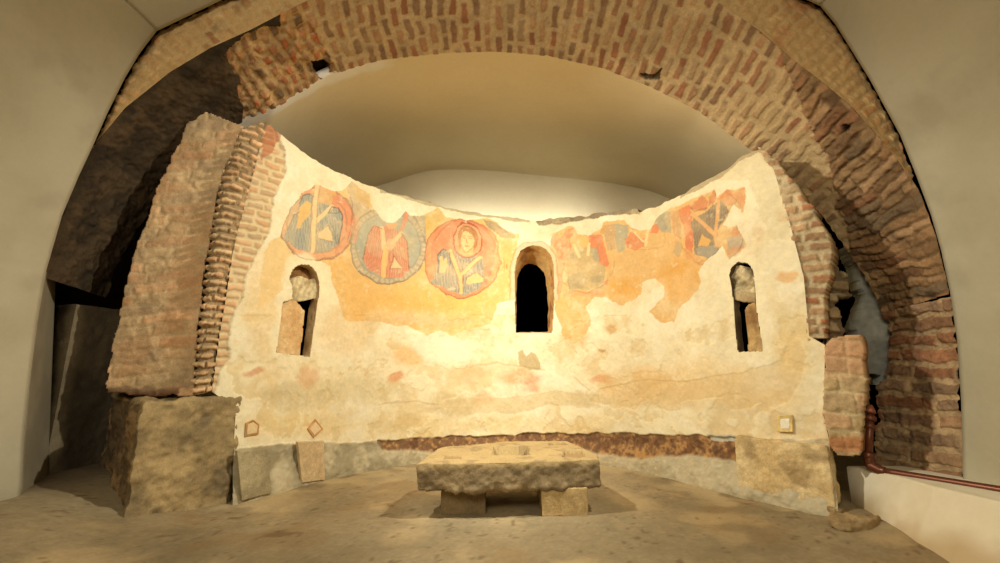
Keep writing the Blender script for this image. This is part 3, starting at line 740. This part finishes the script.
patchy = inside(gx, gy, [(215, 20), (290, -10), (345, 85), (300, 100), (270, 125), (225, 130), (235, 90)]).astype(float)
cp, dp = masonry(Q, dep + us * .15, us + dep * .1, .12, .085, .03, [(176, 108, 70), (150, 110, 78), (188, 142, 98), (120, 96, 70), (170, 120, 80)], (188, 156, 110), .022, 71, .012, .7, .3)
rough = inside(gx, gy, [(690, -40), (745, 15), (778, 52), (806, 115), (826, 155), (836, 190), (843, 215), (852, 252), (890, 320), (1000, 320), (960, 150), (850, 20)]).astype(float)
cr, dr = masonry(Q, dep, us + .03 * fbm(Q, 5, 3, 80), .34, .075, .008, PAL_ROUGH, (120, 94, 64), .016, 81, .012, .9, .35, mamt=.8)
cr = mix(cr, np.broadcast_to(lin((176, 140, 98)), Q.shape), sst(.2, .8, fbm(Q, 6, 4, 82)) * .5)
cw = mix(c1, np.broadcast_to(lin((196, 168, 122)), Q.shape), sst(-.3, .5, fbm(Q, 6, 4, 83)) * .75)     # limewashed part beside the rough stones
white = inside(gx, gy, [(715, 120), (770, 60), (900, 300), (880, 330)]).astype(float)
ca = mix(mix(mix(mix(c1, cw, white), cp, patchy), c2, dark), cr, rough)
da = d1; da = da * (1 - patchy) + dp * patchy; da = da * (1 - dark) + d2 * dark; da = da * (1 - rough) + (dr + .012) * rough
da = da * (.25 + .75 * sst(0, .12, tt))[:, None]
# putlog hole and dark chips
ho = inside(qx, qy, [(313, 64), (324, 61), (330, 66), (330, 77), (322, 80), (315, 74)]).astype(float)
da = da - ho * .12; ca = mix(ca, np.broadcast_to(lin((14, 11, 9)), Q.shape), ho * .9)
for p_ in ([(640, 73), (655, 75), (662, 69), (660, 80), (645, 79)], [(843, 124), (848, 122), (851, 128), (845, 132)]):
    ch = inside(gx * .3 + qx * .7, gy * .3 + qy * .7, p_).astype(float); ca = mix(ca, np.broadcast_to(lin((44, 34, 26)), Q.shape), ch * .8); da = da - ch * .03
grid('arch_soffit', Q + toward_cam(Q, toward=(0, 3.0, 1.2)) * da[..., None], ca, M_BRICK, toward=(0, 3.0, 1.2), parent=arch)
# front face of the arch ring (a crescent under the vault)
VL = [(157, 31), (140, 53), (125, 78), (108, 112), (92, 148)]
VR = [(820, 6), (835, 24), (845, 40), (870, 80), (900, 135), (915, 175)]
VT = [(157, 31), (222, 0), (300, -28), (400, -50), (500, -60), (600, -55), (700, -38), (760, -22), (800, -3), (820, 6)]
outer = VL[::-1] + VT[1:-1] + VR
inner = [(92, 148), (125, 108), (170, 72), (210, 48), (250, 30), (300, 4), (340, -14), (400, -32), (500, -42), (600, -34), (680, -14), (720, 3), (760, 31), (790, 57), (820, 80), (850, 105), (880, 138), (900, 163), (915, 190)]
nf = 700
oi = A(outer, float); ctr = A([500, 330.]); oi = oi + (ctr - oi) / np.linalg.norm(oi - ctr, axis=1, keepdims=True) * 1.3
# pair both outlines by angle about the arch centre
def byang(p, n, a0, a1):
    p = resamp(A(p, float), 2000); a_ = np.arctan2(330 - p[:, 1], p[:, 0] - 500); o_ = np.argsort(a_)
    t = np.linspace(a0, a1, n); return np.stack([np.interp(t, a_[o_], p[o_, 0]), np.interp(t, a_[o_], p[o_, 1])], -1)
a0 = math.atan2(330 - 185, 413); a1 = math.atan2(330 - 150, -406)
op = byang(oi, nf, a0, a1); ip = byang(inner, nf, a0, a1)
ok = (op[:, 1] < ip[:, 1] + 40)
O3 = U(op[:, 0], op[:, 1], YF); I3 = U(ip[:, 0], ip[:, 1], YF)
Q = np.stack([I3 * (1 - t) + O3 * t for t in np.linspace(0, 1, 50)])
ul = np.r_[0, np.cumsum(np.linalg.norm(np.diff(I3, axis=0), axis=1))]
uu2 = np.broadcast_to(ul[None], Q.shape[:2]); vv2 = np.linalg.norm(Q - I3[None], axis=-1)
c, d = masonry(Q, vv2, uu2, .15, .075, .02, [(196, 152, 100), (186, 140, 92), (202, 166, 116), (180, 130, 84)], (200, 168, 118), .008, 91, .006, .4, .2)
c = mix(c, np.broadcast_to(lin((202, 166, 112)), Q.shape), sst(-.7, .3, fbm(Q, 4, 4, 92)) * .75)
c = mix(c, np.broadcast_to(lin((184, 112, 70)), Q.shape), sst(.3, .8, fbm(Q, 5, 4, 94)) * .5 * (Q[..., 0] > 1))
d = d * sst(0, .05, vv2)
grid('arch_face', Q + A([0, -1.0, 0]) * (d * 1.0)[..., None], c, M_BRICK, toward=(0, 0, 1), parent=arch)

# right pier under the arch
rp = thing('brick_pier', (2.95, 3.05, .27), 'dark red brick pier with thick mortar rising beside the white curved wall', 'pier')
BP = [(884, 313), (887, 335), (887, 368), (879, 384), (877, 400), (876, 420), (874, 445), (871, 482)]
FP = [(950, 296), (955, 330), (959, 370), (961, 410), (962, 445), (963, 484)]
b = curve3(BP, YB, 300); f = curve3(FP, YF, 300)
b = b + fbm(b, 9, 4, 3)[:, None] * A([.035, 0, 0])
Q = np.stack([f * (1 - t) + b * t for t in np.linspace(0, 1, 90)], 1)
vz = np.broadcast_to(Q[..., 2], Q.shape[:2]); ud = np.broadcast_to(np.linspace(0, .62, 90)[None], Q.shape[:2])
c, d = masonry(Q, ud, vz, .55, .105, .026, PAL_PIER, (176, 148, 110), .014, 101, .012, .3, .35)
c = mix(c, np.broadcast_to(lin((150, 122, 86)), Q.shape), sst(.0, .7, fbm(Q, 4, 4, 103)) * sst(.7, 1.2, vz) * .7)
qx, qy = proj(Q)
c = mix(c, np.broadcast_to(lin((84, 62, 48)), Q.shape), (1 - sst(2, 5, seg(qx, qy, [(915, 325), (917, 370), (925, 398), (933, 400)]))) * .35)
d = d - .06 * (1 - sst(.0, .02, np.abs(vz - np.interp(ud, [0, .62], [1.545, 1.52]) + .015)))
grid('pier_shaft', Q + toward_cam(Q) * d[..., None], c, M_BRICK, parent=rp)

# ================================================================== RIGHT CORNER: broken jamb, lower masonry, cement, footing
rj = thing('brick_jamb', (2.2, 3.0, .3), 'broken brick edge of the apse wall beside the dark gap at right', 'brickwork')
n_r = A([-.45, -1, 0]); p_r = A([2.12, 3.02, 1])
def jam(P, u, v):
    c, d = masonry(P, u, v, .2, .075, .02, [(180, 132, 94), (190, 152, 112), (170, 134, 98), (200, 166, 126), (178, 120, 84)], (204, 182, 142), .012, 111, .006, .3, .25)
    return c, d
patch('upper_bricks', p_r, n_r, [(756, 147), (766, 152), (776, 160), (788, 176), (800, 190), (811, 206), (820, 220), (829, 236), (832, 250), (829, 262), (832, 272), (826, 285), (824, 300), (825, 338), (807, 341), (806, 320), (803, 278), (794, 243), (784, 205), (772, 167)],
      M_BRICK, jam, ext=(.2, .2, 0), edge=.014, parent=rj)
def rub2(P, u, v):
    c, d = masonry(P, u, v, .14, .1, .02, [(176, 156, 120), (150, 128, 94), (190, 170, 132)], (120, 100, 74), .04, 121, .016, .7, .3)
    return c, d
patch('rubble_core', p_r + A([.02, .14, 0]), n_r, [(830, 240), (836, 250), (839, 266), (849, 282), (851, 296), (838, 296), (836, 304), (841, 316), (845, 334), (843, 345), (828, 345), (829, 300), (832, 280)], M_STONE, rub2, ext=(.12, .2, 0), edge=.02, parent=rj)
def jlow(P, u, v):
    c, d = masonry(P, u, v, .34, .115, .012, [(196, 168, 122), (190, 160, 118), (204, 166, 124), (184, 158, 118)], (206, 184, 140), .008, 131, .007, .3, .2)
    red = sst(.02, .0, np.abs(P[..., 2] - .45) - .035) * sst(-.2, .3, fbm(P, 4, 2, 3) + .3)
    c = mix(c, np.broadcast_to(lin((190, 128, 84)), P.shape), red * .8)
    c = mix(c, np.broadcast_to(lin((206, 156, 116)), P.shape), sst(.82, .95, P[..., 2]) * .6)
    return c, d
patch('lower_masonry', p_r + A([0, -.05, 0]), n_r, [(825, 343), (832, 338), (846, 336), (860, 335), (862, 345), (864, 375), (866, 380), (864, 405), (862, 430), (862, 446), (860, 456), (838, 456), (830, 446), (823, 414), (824, 396)], M_STONE, jlow, ext=(.2, .2, 0), edge=.008, parent=rj)
cem = patch('cement_patch', A([2.75, 3.5, 1.2]), A([-.3, -1, 0]), [(846, 244), (852, 248), (900, 310), (905, 380), (880, 386), (881, 376), (866, 373), (862, 345), (855, 328), (862, 312), (866, 296), (857, 266)], M_SMOOTH, simple((178, 176, 160), (150, 148, 136), .012, 4, 14), thick=.2, edge=.012)
tag(cem, 'smooth grey cement fill inside the gap left of the red pier', 'cement')
# footing block at the right foot of the wall
fp = UF(A([742, 792, 841, 850.]), A([470, 483, 482, 470.]), 0.08)[:, :2]
def foot_col(P):
    c = stone_col((224, 200, 150), (206, 178, 126), 7, 141)(P)
    return mix(c, np.broadcast_to(lin((150, 124, 84)), P.shape), sst(.25, .7, fbm(P, 8, 4, 142)) * .6)
s_, _ = wall_hit(A([742, 770, 800, 832.]), A([470.] * 4))
wi = wall_xy(s_); wn = wall_n(s_)
foot_poly = np.vstack([wi + wn * .055, (wi - wn * .1)[::-1]])
if np.cross(foot_poly[1] - foot_poly[0], foot_poly[2] - foot_poly[1]) < 0: foot_poly = foot_poly[::-1]
ft = block('rubble_footing', foot_poly, .06, .43, M_STONE, foot_col, res=.012, amp=.014, nsc=9, rr=.02, seed=17, org=np.r_[foot_poly.mean(0), .06])
tag(ft, 'yellowish rubble masonry footing low at the right end of the apse wall', 'masonry')

# ================================================================== small things on the wall
def wall_slab(name, pts, thick, m, colf, label, cat, off=.0, amp=.003, group=None, rr=.006, parent=None, lean=None):
    p = A(pts, float); c = p.mean(0)
    s, z = wall_hit(*c); n = np.r_[wall_n(s), 0.]; p0 = np.r_[wall_xy(s), z] + n * off
    u = np.cross([0, 0, 1.], n); v = A([0, 0, 1.])
    if u[0] < 0: u = -u
    q = UP(p[:, 0], p[:, 1], p0 + n * thick, n) - (p0 + n * thick)
    f2 = np.stack([q @ u, q @ v], -1)
    ar = np.cross(f2, np.roll(f2, -1, 0)).sum()
    if ar < 0: f2 = f2[::-1]
    o = block(name, f2, 0, thick, m, colf, res=.008, amp=amp, nsc=10, rr=rr, seed=5, xf=lambda P: p0 + P[..., :1] * u + P[..., 1:2] * v + P[..., 2:3] * n, org=p0 if parent is None else None, parent=parent)
    if parent is None: tag(o, label, cat, group)
    return o
def flatc(c1, c2, sc=6, seed=0): return stone_col(c1, c2, sc, seed)
wall_slab('stone_slab', [(237, 451), (267, 448.5), (272, 493), (242, 501)], .03, M_STONE, flatc((178, 164, 128), (152, 139, 108), 5, 31), 'grey square stone slab leaning against the wall foot beside the plinth', 'slab', off=.05)
wall_slab('stone_slab', [(298, 442), (324, 441), (325, 480), (302, 483)], .03, M_STONE, flatc((210, 186, 142), (198, 172, 130), 4, 32), 'smooth tan slab upright at the wall foot below the diamond mark', 'slab', off=.05)
def framed(pts, ins, c_out, c_in, label, thick=.007):
    t = wall_slab('wall_inset', pts, thick, M_STONE, flatc(c_out, tuple(int(x * .85) for x in c_out), 12, 3), label, 'inset', off=.006, amp=.002, group='small insets low on the apse wall', rr=.003)
    p = A(pts, float); c = p.mean(0)
    p0 = A(t.location)
    s, z = wall_hit(*c); n = np.r_[wall_n(s), 0.]; u = np.cross([0, 0, 1.], n); v = A([0, 0, 1.])
    if u[0] < 0: u = -u
    pi = c + (p - c) * ins
    q = UP(pi[:, 0], pi[:, 1], p0 + n * thick, n) - p0 - n * thick
    f2 = np.stack([q @ u, q @ v], -1)
    if np.cross(f2, np.roll(f2, -1, 0)).sum() < 0: f2 = f2[::-1]
    o = block('inset_centre', f2, thick - .004, thick + .003, M_PLASTER, flatc(c_in, tuple(int(x * .95) for x in c_in), 8, 4), res=.006, amp=.001, nsc=9, rr=.002, seed=5, xf=lambda P: P[..., :1] * u + P[..., 1:2] * v + P[..., 2:3] * n)
    o.parent = t
    return t
framed([(244.5, 437.5), (246, 423), (253.5, 420), (259.5, 424.5), (258.5, 434.5)], .72, (190, 142, 84), (232, 206, 156), 'brown-edged five-sided inset in the plaster above the grey slab')
framed([(307.5, 429), (315.5, 419), (323.5, 429), (314, 438)], .72, (206, 156, 94), (236, 208, 164), 'diamond-shaped brown-edged inset in the plaster above the tan slab')
framed([(777.5, 416), (792.5, 415), (792.5, 432), (777.5, 432)], .6, (236, 206, 134), (246, 238, 214), 'small square yellow-edged inset in plaster above the right footing')

# ================================================================== STONE TABLE
tb = thing('stone_table', (0.02, 3.3, 0), 'low weathered stone slab table on two block supports in the apse', 'table')
ZT, ZBm = .335, .160
corn = UF(A([417, 508, 599, 597.5, 579, 567, 505, 440]), A([463.5, 462.5, 459, 455, 446, 441, 441.5, 447.5]), ZT)[:, :2]
pits = [UF(A(q)[:, 0], A(q)[:, 1], ZT)[:, :2] for q in ([(492, 455.5), (530, 455), (528, 446), (494, 446.5)], [(443, 459.5), (462, 459), (460, 455.5), (446, 456)], [(562, 457), (586, 457.5), (582, 450.5), (564, 451.5)], [(548, 445.5), (568, 444.8), (564, 442.3), (550, 442.6)], [(472, 454), (478, 454), (477, 452.5), (473, 452.5)])]
def slab_col(P):
    c = stone_col((150, 130, 96), (126, 109, 80), 6, 51)(P)
    topm = sst(.29, .325, P[..., 2]); c = mix(c, np.broadcast_to(lin((190, 164, 112)), P.shape), topm * .6)  # top painted paler than the sides, overhead light put into the colour
    c = mix(c, np.broadcast_to(lin((120, 102, 74)), P.shape), sst(.1, .6, fbm(P, 11, 4, 53)) * .5)
    for q in pits[1:4]: c = mix(c, np.broadcast_to(lin((128, 92, 56)), P.shape), inside(P[..., 0], P[..., 1], q) * topm * .45)
    return c
# fine top grid with the sockets sunk into it
def slab():
    ring = corn if np.cross(corn[1] - corn[0], corn[2] - corn[1]) > 0 else corn[::-1]
    cen = ring.mean(0); per = resamp(np.vstack([ring, ring[:1]]), 420)
    rows = [(q, ZBm) for q in np.linspace(.02, .97, 16)] + [(1 - .02 * (1 - a), ZBm + .015 * a) for a in (0, .5, 1)]
    rows += [(1, z) for z in np.linspace(ZBm + .02, ZT - .016, 18)] + [(1 - .018 * (1 - math.cos(a)), ZT - .012 + .012 * math.sin(a)) for a in np.linspace(.2, math.pi / 2, 4)]
    rows += [(q, ZT) for q in np.linspace(.978, .004, 110)]
    P = np.zeros((len(rows), len(per), 3))
    for i, (q, z) in enumerate(rows): P[i, :, :2] = cen + (per - cen) * q; P[i, :, 2] = z
    N = gnorm(P, True); fl = (N * (P - P.reshape(-1, 3).mean(0))).sum(-1).mean() < 0
    if fl: N = -N
    top = P[..., 2] > ZT - .002
    d = .016 * fbm(P, 5, 5, 3) + .006 * fbm(P, 24, 3, 4)
    d = np.where(top, .3 * d, d)
    und = sst(ZBm + .08, ZBm, P[..., 2]); d = d + und * .022 * fbm(P, 8, 3, 6)
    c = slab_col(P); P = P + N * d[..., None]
    for q, dp in zip(pits, (.07, .012, .022, .02, .015)):
        x, y = P[..., 0] + .006 * fbm(P, 14, 3, 1), P[..., 1] + .006 * fbm(P, 14, 3, 2)
        P[..., 2] -= inside(x, y, q) * top * dp
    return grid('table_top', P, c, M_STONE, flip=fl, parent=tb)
slab()
def leg(x0, x1, y0, y1, seed, c1, c2, nm='support_block'):
    return block(nm, [(x0, y0), (x1, y0 + .02), (x1 - .01, y1), (x0 + .01, y1)], -.01, .165, M_STONE, stone_col(c1, c2, 5, seed), res=.012, amp=.005, nsc=8, rr=.008, seed=seed, parent=tb)
leg(-.385, -.095, 3.03, 3.45, 5, (150, 128, 90), (128, 108, 78))
leg(.27, .57, 2.99, 3.5, 6, (196, 168, 118), (178, 152, 106))

# ================================================================== FLOOR
gx_, gy_ = np.meshgrid(np.arange(-4.6, 4.2, .02), np.arange(-2.6, 6.0, .02))
P = np.stack([gx_, gy_, np.zeros_like(gx_)], -1)
z = .012 * fbm(P, 1.3, 4, 1) + .004 * fbm(P, 9, 4, 2)
z = z + .22 * sst(-1.8, -3.0, gx_) - .01
z = z + .05 * (1 - sst(.0, .3, np.abs(gx_ - 2.3 + .1 * (3 - gy_)))) * sst(2.2, 2.8, gy_)
P[..., 2] = z
c = stone_col((150, 134, 103), (134, 119, 90), 1.5, 201)(P)
c = mix(c, np.broadcast_to(lin((138, 112, 74)), P.shape), sst(.1, .7, fbm(P, 2.6, 5, 203)) * .5)
c = mix(c, np.broadcast_to(lin((188, 164, 120)), P.shape), sst(.1, .7, fbm(P, 3.3, 5, 204)) * .45)
c = mix(c, np.broadcast_to(lin((90, 68, 44)), P.shape), sst(.72, .85, fbm(P, 18, 3, 205)) * .55)
c = mix(c, np.broadcast_to(lin((98, 86, 64)), P.shape), sst(-.2, .5, fbm(P, 1.1, 4, 208)) * sst(3.0, 2.2, gy_) * .55)
c = mix(c, np.broadcast_to(lin((92, 78, 60)), P.shape), sst(-2.5, -3.0, gx_) * sst(2.7, 2.9, gy_) * .8)  # niche floor darkened in colour, standing in for shade under the arch
rr_ = np.hypot(gx_, gy_ - 2.97)
c = mix(c, np.broadcast_to(lin((196, 176, 134)), P.shape), sst(1.3, 1.75, rr_) * (1 - sst(1.9, 2.0, rr_)) * sst(-.4, .4, fbm(P, 5, 4, 206)) * .7 * (gy_ > 3.1))
st_ = UF(275., 535.)
c = mix(c, np.broadcast_to(lin((92, 66, 40)), P.shape), (1 - sst(.5, 1.1, np.hypot((gx_ - st_[0]) / .09, (gy_ - st_[1]) / .07) + .5 * fbm(P, 14, 3, 3))) * .6)
tag(grid('floor', P, c, M_FLOOR, toward=(0, 0, 9)), kind='structure', label='dusty beige beaten floor')

# ================================================================== FRONT ROOM (plastered vault) AND CEILINGS
def extr(name, pts, y_edge, y_end, c1, c2, extra=None, toward=(0, 0, 1), n=160, m=None):
    e = U(A(pts, float)[:, 0], A(pts, float)[:, 1], y_edge)
    if extra is not None: e = np.vstack([extra(e), e]) if extra else e
    e = resamp(e, n)
    ys = np.linspace(y_edge, y_end, 200)
    Q = np.stack([np.stack([e[:, 0], np.full(n, y), e[:, 2]], -1) for y in ys])
    Q = Q + toward_cam(Q, toward=toward) * (.008 * fbm(Q, 1.2, 3, 5) * sst(0, .4, y_edge - Q[..., 1]))[..., None]
    c = stone_col(c1, c2, 1.6, 211, .015)(Q)
    c = mix(c, np.broadcast_to(lin(tuple(int(x * .9) for x in c2)), Q.shape), sst(.2, .8, fbm(Q, 4, 4, 213)) * .35)
    return tag(grid(name, Q, c, m or M_SMOOTH, toward=toward, solid=.05), kind='structure')
YE = 2.70
WL = [(22, 487), (24, 440), (30, 380), (37, 325), (46, 272), (62, 216), (78, 178), (92, 148), (108, 112), (125, 78), (140, 53), (157, 31)]
WR = [(820, 6), (835, 24), (845, 40), (870, 80), (900, 135), (916, 175), (931, 215), (941, 250), (950, 292), (957, 340), (961, 400), (963, 484)]
low = lambda e: A([[e[0, 0], e[0, 1], -.05]])
GREY = ((184, 176, 150), (172, 163, 136))
extr('wall_left', WL, YE, -2.6, *GREY, extra=low)
extr('wall_right', WR[::-1], YE, -2.6, *GREY, extra=low)
extr('ceiling', VT, YE, -2.6, (198, 192, 172), (188, 182, 160))
x = np.linspace(-4.4, 4.2, 40); zz = np.linspace(-.1, 5.0, 30)
X, Zz = np.meshgrid(x, zz); Q = np.stack([X, np.full_like(X, -2.6), Zz], -1)
tag(grid('wall_front', Q, np.broadcast_to(lin((176, 168, 142)), Q.shape), M_SMOOTH), kind='structure')
# niche behind the left pier
e = U(A([(46, 272), (37, 325), (30, 380), (24, 440), (22, 487)])[:, 0].astype(float), A([272, 325, 380, 440, 487.]), YE + .02)
g = U(A([56, 54, 52, 50, 48.]), A([272, 325, 380, 440, 487.]), 3.15)
e = resamp(np.vstack([e, e[-1:] * A([1, 1, 0])]), 60); g = resamp(np.vstack([g, g[-1:] * A([1, 1, 0])]), 60)
Q = np.stack([e * (1 - t) + g * t for t in np.linspace(0, 1, 20)], 1)
tag(grid('wall_niche', Q, stone_col((150, 140, 116), (132, 122, 100), 3, 5, .02)(Q), M_SMOOTH, solid=.04), kind='structure')
X, Zz = np.meshgrid(np.linspace(-4.6, -2.7, 60), np.linspace(-.05, 3.2, 60)); Q = np.stack([X, np.full_like(X, 4.15), Zz], -1)
tag(grid('wall_niche_back', Q, stone_col((120, 110, 92), (96, 88, 74), 3, 6)(Q), M_SMOOTH), kind='structure')

# vault over the apse
BK = resamp(A(BACK_L[:9][::-1] + BACK_R[1:8], float), 160)
fr = U(BK[:, 0], BK[:, 1], YB); fr = fr + (fr - A([0, YB, 1.6])) / np.linalg.norm(fr - A([0, YB, 1.6]), axis=1, keepdims=True) * .02
YC = 5.9
bk_px = [(150, 300), (230, 250), (300, 215), (360, 192), (385, 184), (430, 171), (480, 171), (520, 174), (570, 179), (620, 185), (665, 197), (720, 225), (800, 290)]
bk = resamp(catmull(U(A(bk_px, float)[:, 0], A(bk_px, float)[:, 1], YC)), 160)
tt = np.linspace(0, 1, 80)
Q = np.stack([fr * (1 - t) + bk * t + A([0, 0, .10]) * math.sin(math.pi * t) for t in tt])
Q = Q + A([0, 0, .01]) * fbm(Q, 1.5, 3, 3)[..., None]
ccl = mix(stone_col((238, 224, 188), (234, 219, 182), 1.5, 221, .015)(Q), np.broadcast_to(lin((246, 242, 230)), Q.shape), (1 - sst(.05, .07, tt[:, None] + .015 * fbm(Q, 8, 3, 2))) * sst(-.9, -1.1, Q[..., 0]))  # whitish newer plaster at left front edge, its lit look painted in
tag(grid('ceiling', Q, ccl, M_SMOOTH, toward=(0, 3.5, 1), solid=.06), kind='structure', label='smooth beige modern vault over the apse')
X = np.broadcast_to(bk[None], (30, 160, 3)).copy()
for i, t in enumerate(np.linspace(0, 1, 30)): X[i, :, 2] = (bk[:, 2] + .02) * (1 - t) + 2.56 * t; X[i, :, 1] = YC - .02
tag(grid('wall_back', X, stone_col((236, 224, 192), (232, 219, 186), 2, 225, .015)(X), M_SMOOTH), kind='structure', label='pale lunette wall behind the broken crest')

# ================================================================== KERB, PIPE, RUBBLE
def kerb_col(P): 
    c = stone_col((226, 216, 190), (214, 202, 172), 4, 231, .015)(P)
    return mix(c, np.broadcast_to(lin((176, 150, 108)), P.shape), sst(.16, .02, P[..., 2] + .06 * fbm(P, 6, 3, 2)) * .8)
kf = A([(2.37, 3.13), (2.24, 2.80), (2.19, 2.52), (2.20, 2.2), (2.24, 1.6), (3.2, 1.6), (3.2, 3.13)])
if np.cross(kf[1] - kf[0], kf[2] - kf[1]) < 0 and False: kf = kf[::-1]
def ktop(P):
    P = P.copy(); P[..., 0] += np.clip((P[..., 2] + .04) / .3, 0, 1.1) * np.interp(P[..., 1], [1.6, 2.2, 2.8, 3.13], [.24, .2, .15, 0]); P[..., 2] += sst(.2, .27, P[..., 2]) * np.interp(P[..., 1], [1.6, 2.2, 2.7, 3.13], [.04, .03, .02, 0]); return P
kb = block('white_kerb', kf, -.04, .275, M_SMOOTH, kerb_col, res=.02, amp=.0012, nsc=3, rr=.015, seed=21, top=ktop, org=A([2.7, 2.4, -.04]))
tag(kb, 'low white plastered kerb along the floor under the copper pipe', 'kerb')
pp = thing('copper_pipe', (2.40, 2.94, .3), 'rust-brown copper pipe bending from a riser to run along the white kerb', 'pipe')
rt = U(870.5, 413., 2.96); rb = U(868.5, 458., 2.94)
el = U(871., 466., 2.93); r0 = U(880., 470.5, 2.90); r1_ = U(1000., 490., 2.42); r2 = r1_ + (r1_ - r0) * .5
tube('riser', [rt, (rt + rb) / 2, rb], .021, M_COPPER, pp)
bend = catmull([rb, (rb + el) / 2 + A([.0, 0, -.012]), el, (el + r0) / 2, r0], 6)
tube('elbow', bend, .029, M_COPPER, pp)
tube('run', resamp(np.vstack([r0, r1_, r2]), 12), .021, M_COPPER, pp)
def ring_(a, b, t, w, r, nm, m): 
    d_ = (b - a) / np.linalg.norm(b - a); c_ = a * (1 - t) + b * t
    o = tube(nm, [c_ - d_ * w, c_ - d_ * w * .8, c_ + d_ * w * .8, c_ + d_ * w], [r * .9, r, r, r * .9], m, pp); return o
for t, w, r in ((.12, .016, .033), (.30, .014, .03), (.95, .018, .031)): tag(ring_(rt, rb, t, w, r, 'coupling', M_COPPER))
ring_(r0, r1_, .02, .02, .027, 'coupling', M_COPPER)
v0 = rt + A([0, 0, .0]); vt = U(869.5, 405., 2.97)
o = tube('end_cap', [v0, v0 * .6 + vt * .4, vt], [.03, .026, .016], M_BRASS, pp); o['label'] = 'pale tapering end cap'
# rubble on the floor at the foot of the kerb
for i, (px_, py_, a_, b_, h_, lb) in enumerate([(868, 527, .14, .06, .03, 'flat broken stone lying at the foot of the white kerb'), (846, 515, .05, .04, .02, 'small stone fragment beside the flat broken stone')]):
    q = UF(float(px_), float(py_), .04)
    an = np.linspace(0, 2 * math.pi, 9)[:-1] + .2
    fpoly = [(q[0] + a_ * math.cos(t) * (1 + .2 * math.sin(3 * t + i)), q[1] + .08 + b_ * math.sin(t)) for t in an]
    o = block('rubble_stone', fpoly, .0, .04 + h_, M_STONE, stone_col((160, 136, 96), (128, 104, 70), 9, 3 + i), res=.01, amp=.012, nsc=12, rr=.018, seed=i, org=A([q[0], q[1], 0.]))
    tag(o, lb, 'stone', 'loose stones by the kerb')

# ================================================================== LIGHT, CAMERA
def look(o, tgt):
    o.rotation_euler = (Vector(tgt) - o.location).to_track_quat('-Z', 'Y').to_euler()
def spot(name, loc, tgt, watts, size, blend, rad, colr):
    d = bpy.data.lights.new(name, 'SPOT'); d.energy = watts; d.spot_size = math.radians(size); d.spot_blend = blend
    d.shadow_soft_size = rad; d.color = colr
    o = bpy.data.objects.new(name, d); C.objects.link(o); o.location = loc; look(o, tgt); return o
WARM = (1.0, .935, .78)
spot('floodlight', (-1.7, 2.2, 3.3), (1.6, 4.0, .75), 460, 84, .7, .05, WARM)
spot('floodlight', (1.7, 2.2, 3.3), (-1.6, 4.0, .75), 460, 84, .7, .05, WARM)
d = bpy.data.lights.new('room_lamp', 'AREA'); d.shape = 'RECTANGLE'; d.size = 2.2; d.size_y = 1.0; d.energy = 88; d.color = (1.0, .94, .79)
o = bpy.data.objects.new('room_lamp', d); C.objects.link(o); o.location = (-.6, -1.4, 3.0); look(o, (.2, 3, 1.3))

d = bpy.data.lights.new('unseen_crest_fill', 'AREA'); d.shape = 'RECTANGLE'; d.size = 2.4; d.size_y = .15; d.energy = 10; d.color = WARM  # unseen fill light added behind the crest to brighten lunette and vault
o = bpy.data.objects.new('unseen_crest_fill', d); C.objects.link(o); o.location = (0.1, 5.15, 2.60); look(o, (.1, 5.9, 2.85)); d.spread = math.radians(85)
w = bpy.data.worlds.new('world'); bpy.context.scene.world = w; w.use_nodes = True
w.node_tree.nodes['Background'].inputs[0].default_value = (0, 0, 0, 1)
cam = bpy.data.cameras.new('camera'); cam.sensor_width = 36; cam.lens = F / W * 36; cam.clip_start = .05
co = bpy.data.objects.new('camera', cam); C.objects.link(co); co.location = (0, 0, HC); co.rotation_euler = (math.pi / 2 + TH, 0, 0)
sc = bpy.context.scene; sc.camera = co
sc.view_settings.view_transform = 'Standard'; sc.view_settings.look = 'None'; sc.view_settings.gamma = 1
sc.view_settings.exposure = 0; sc.view_settings.use_curve_mapping = False
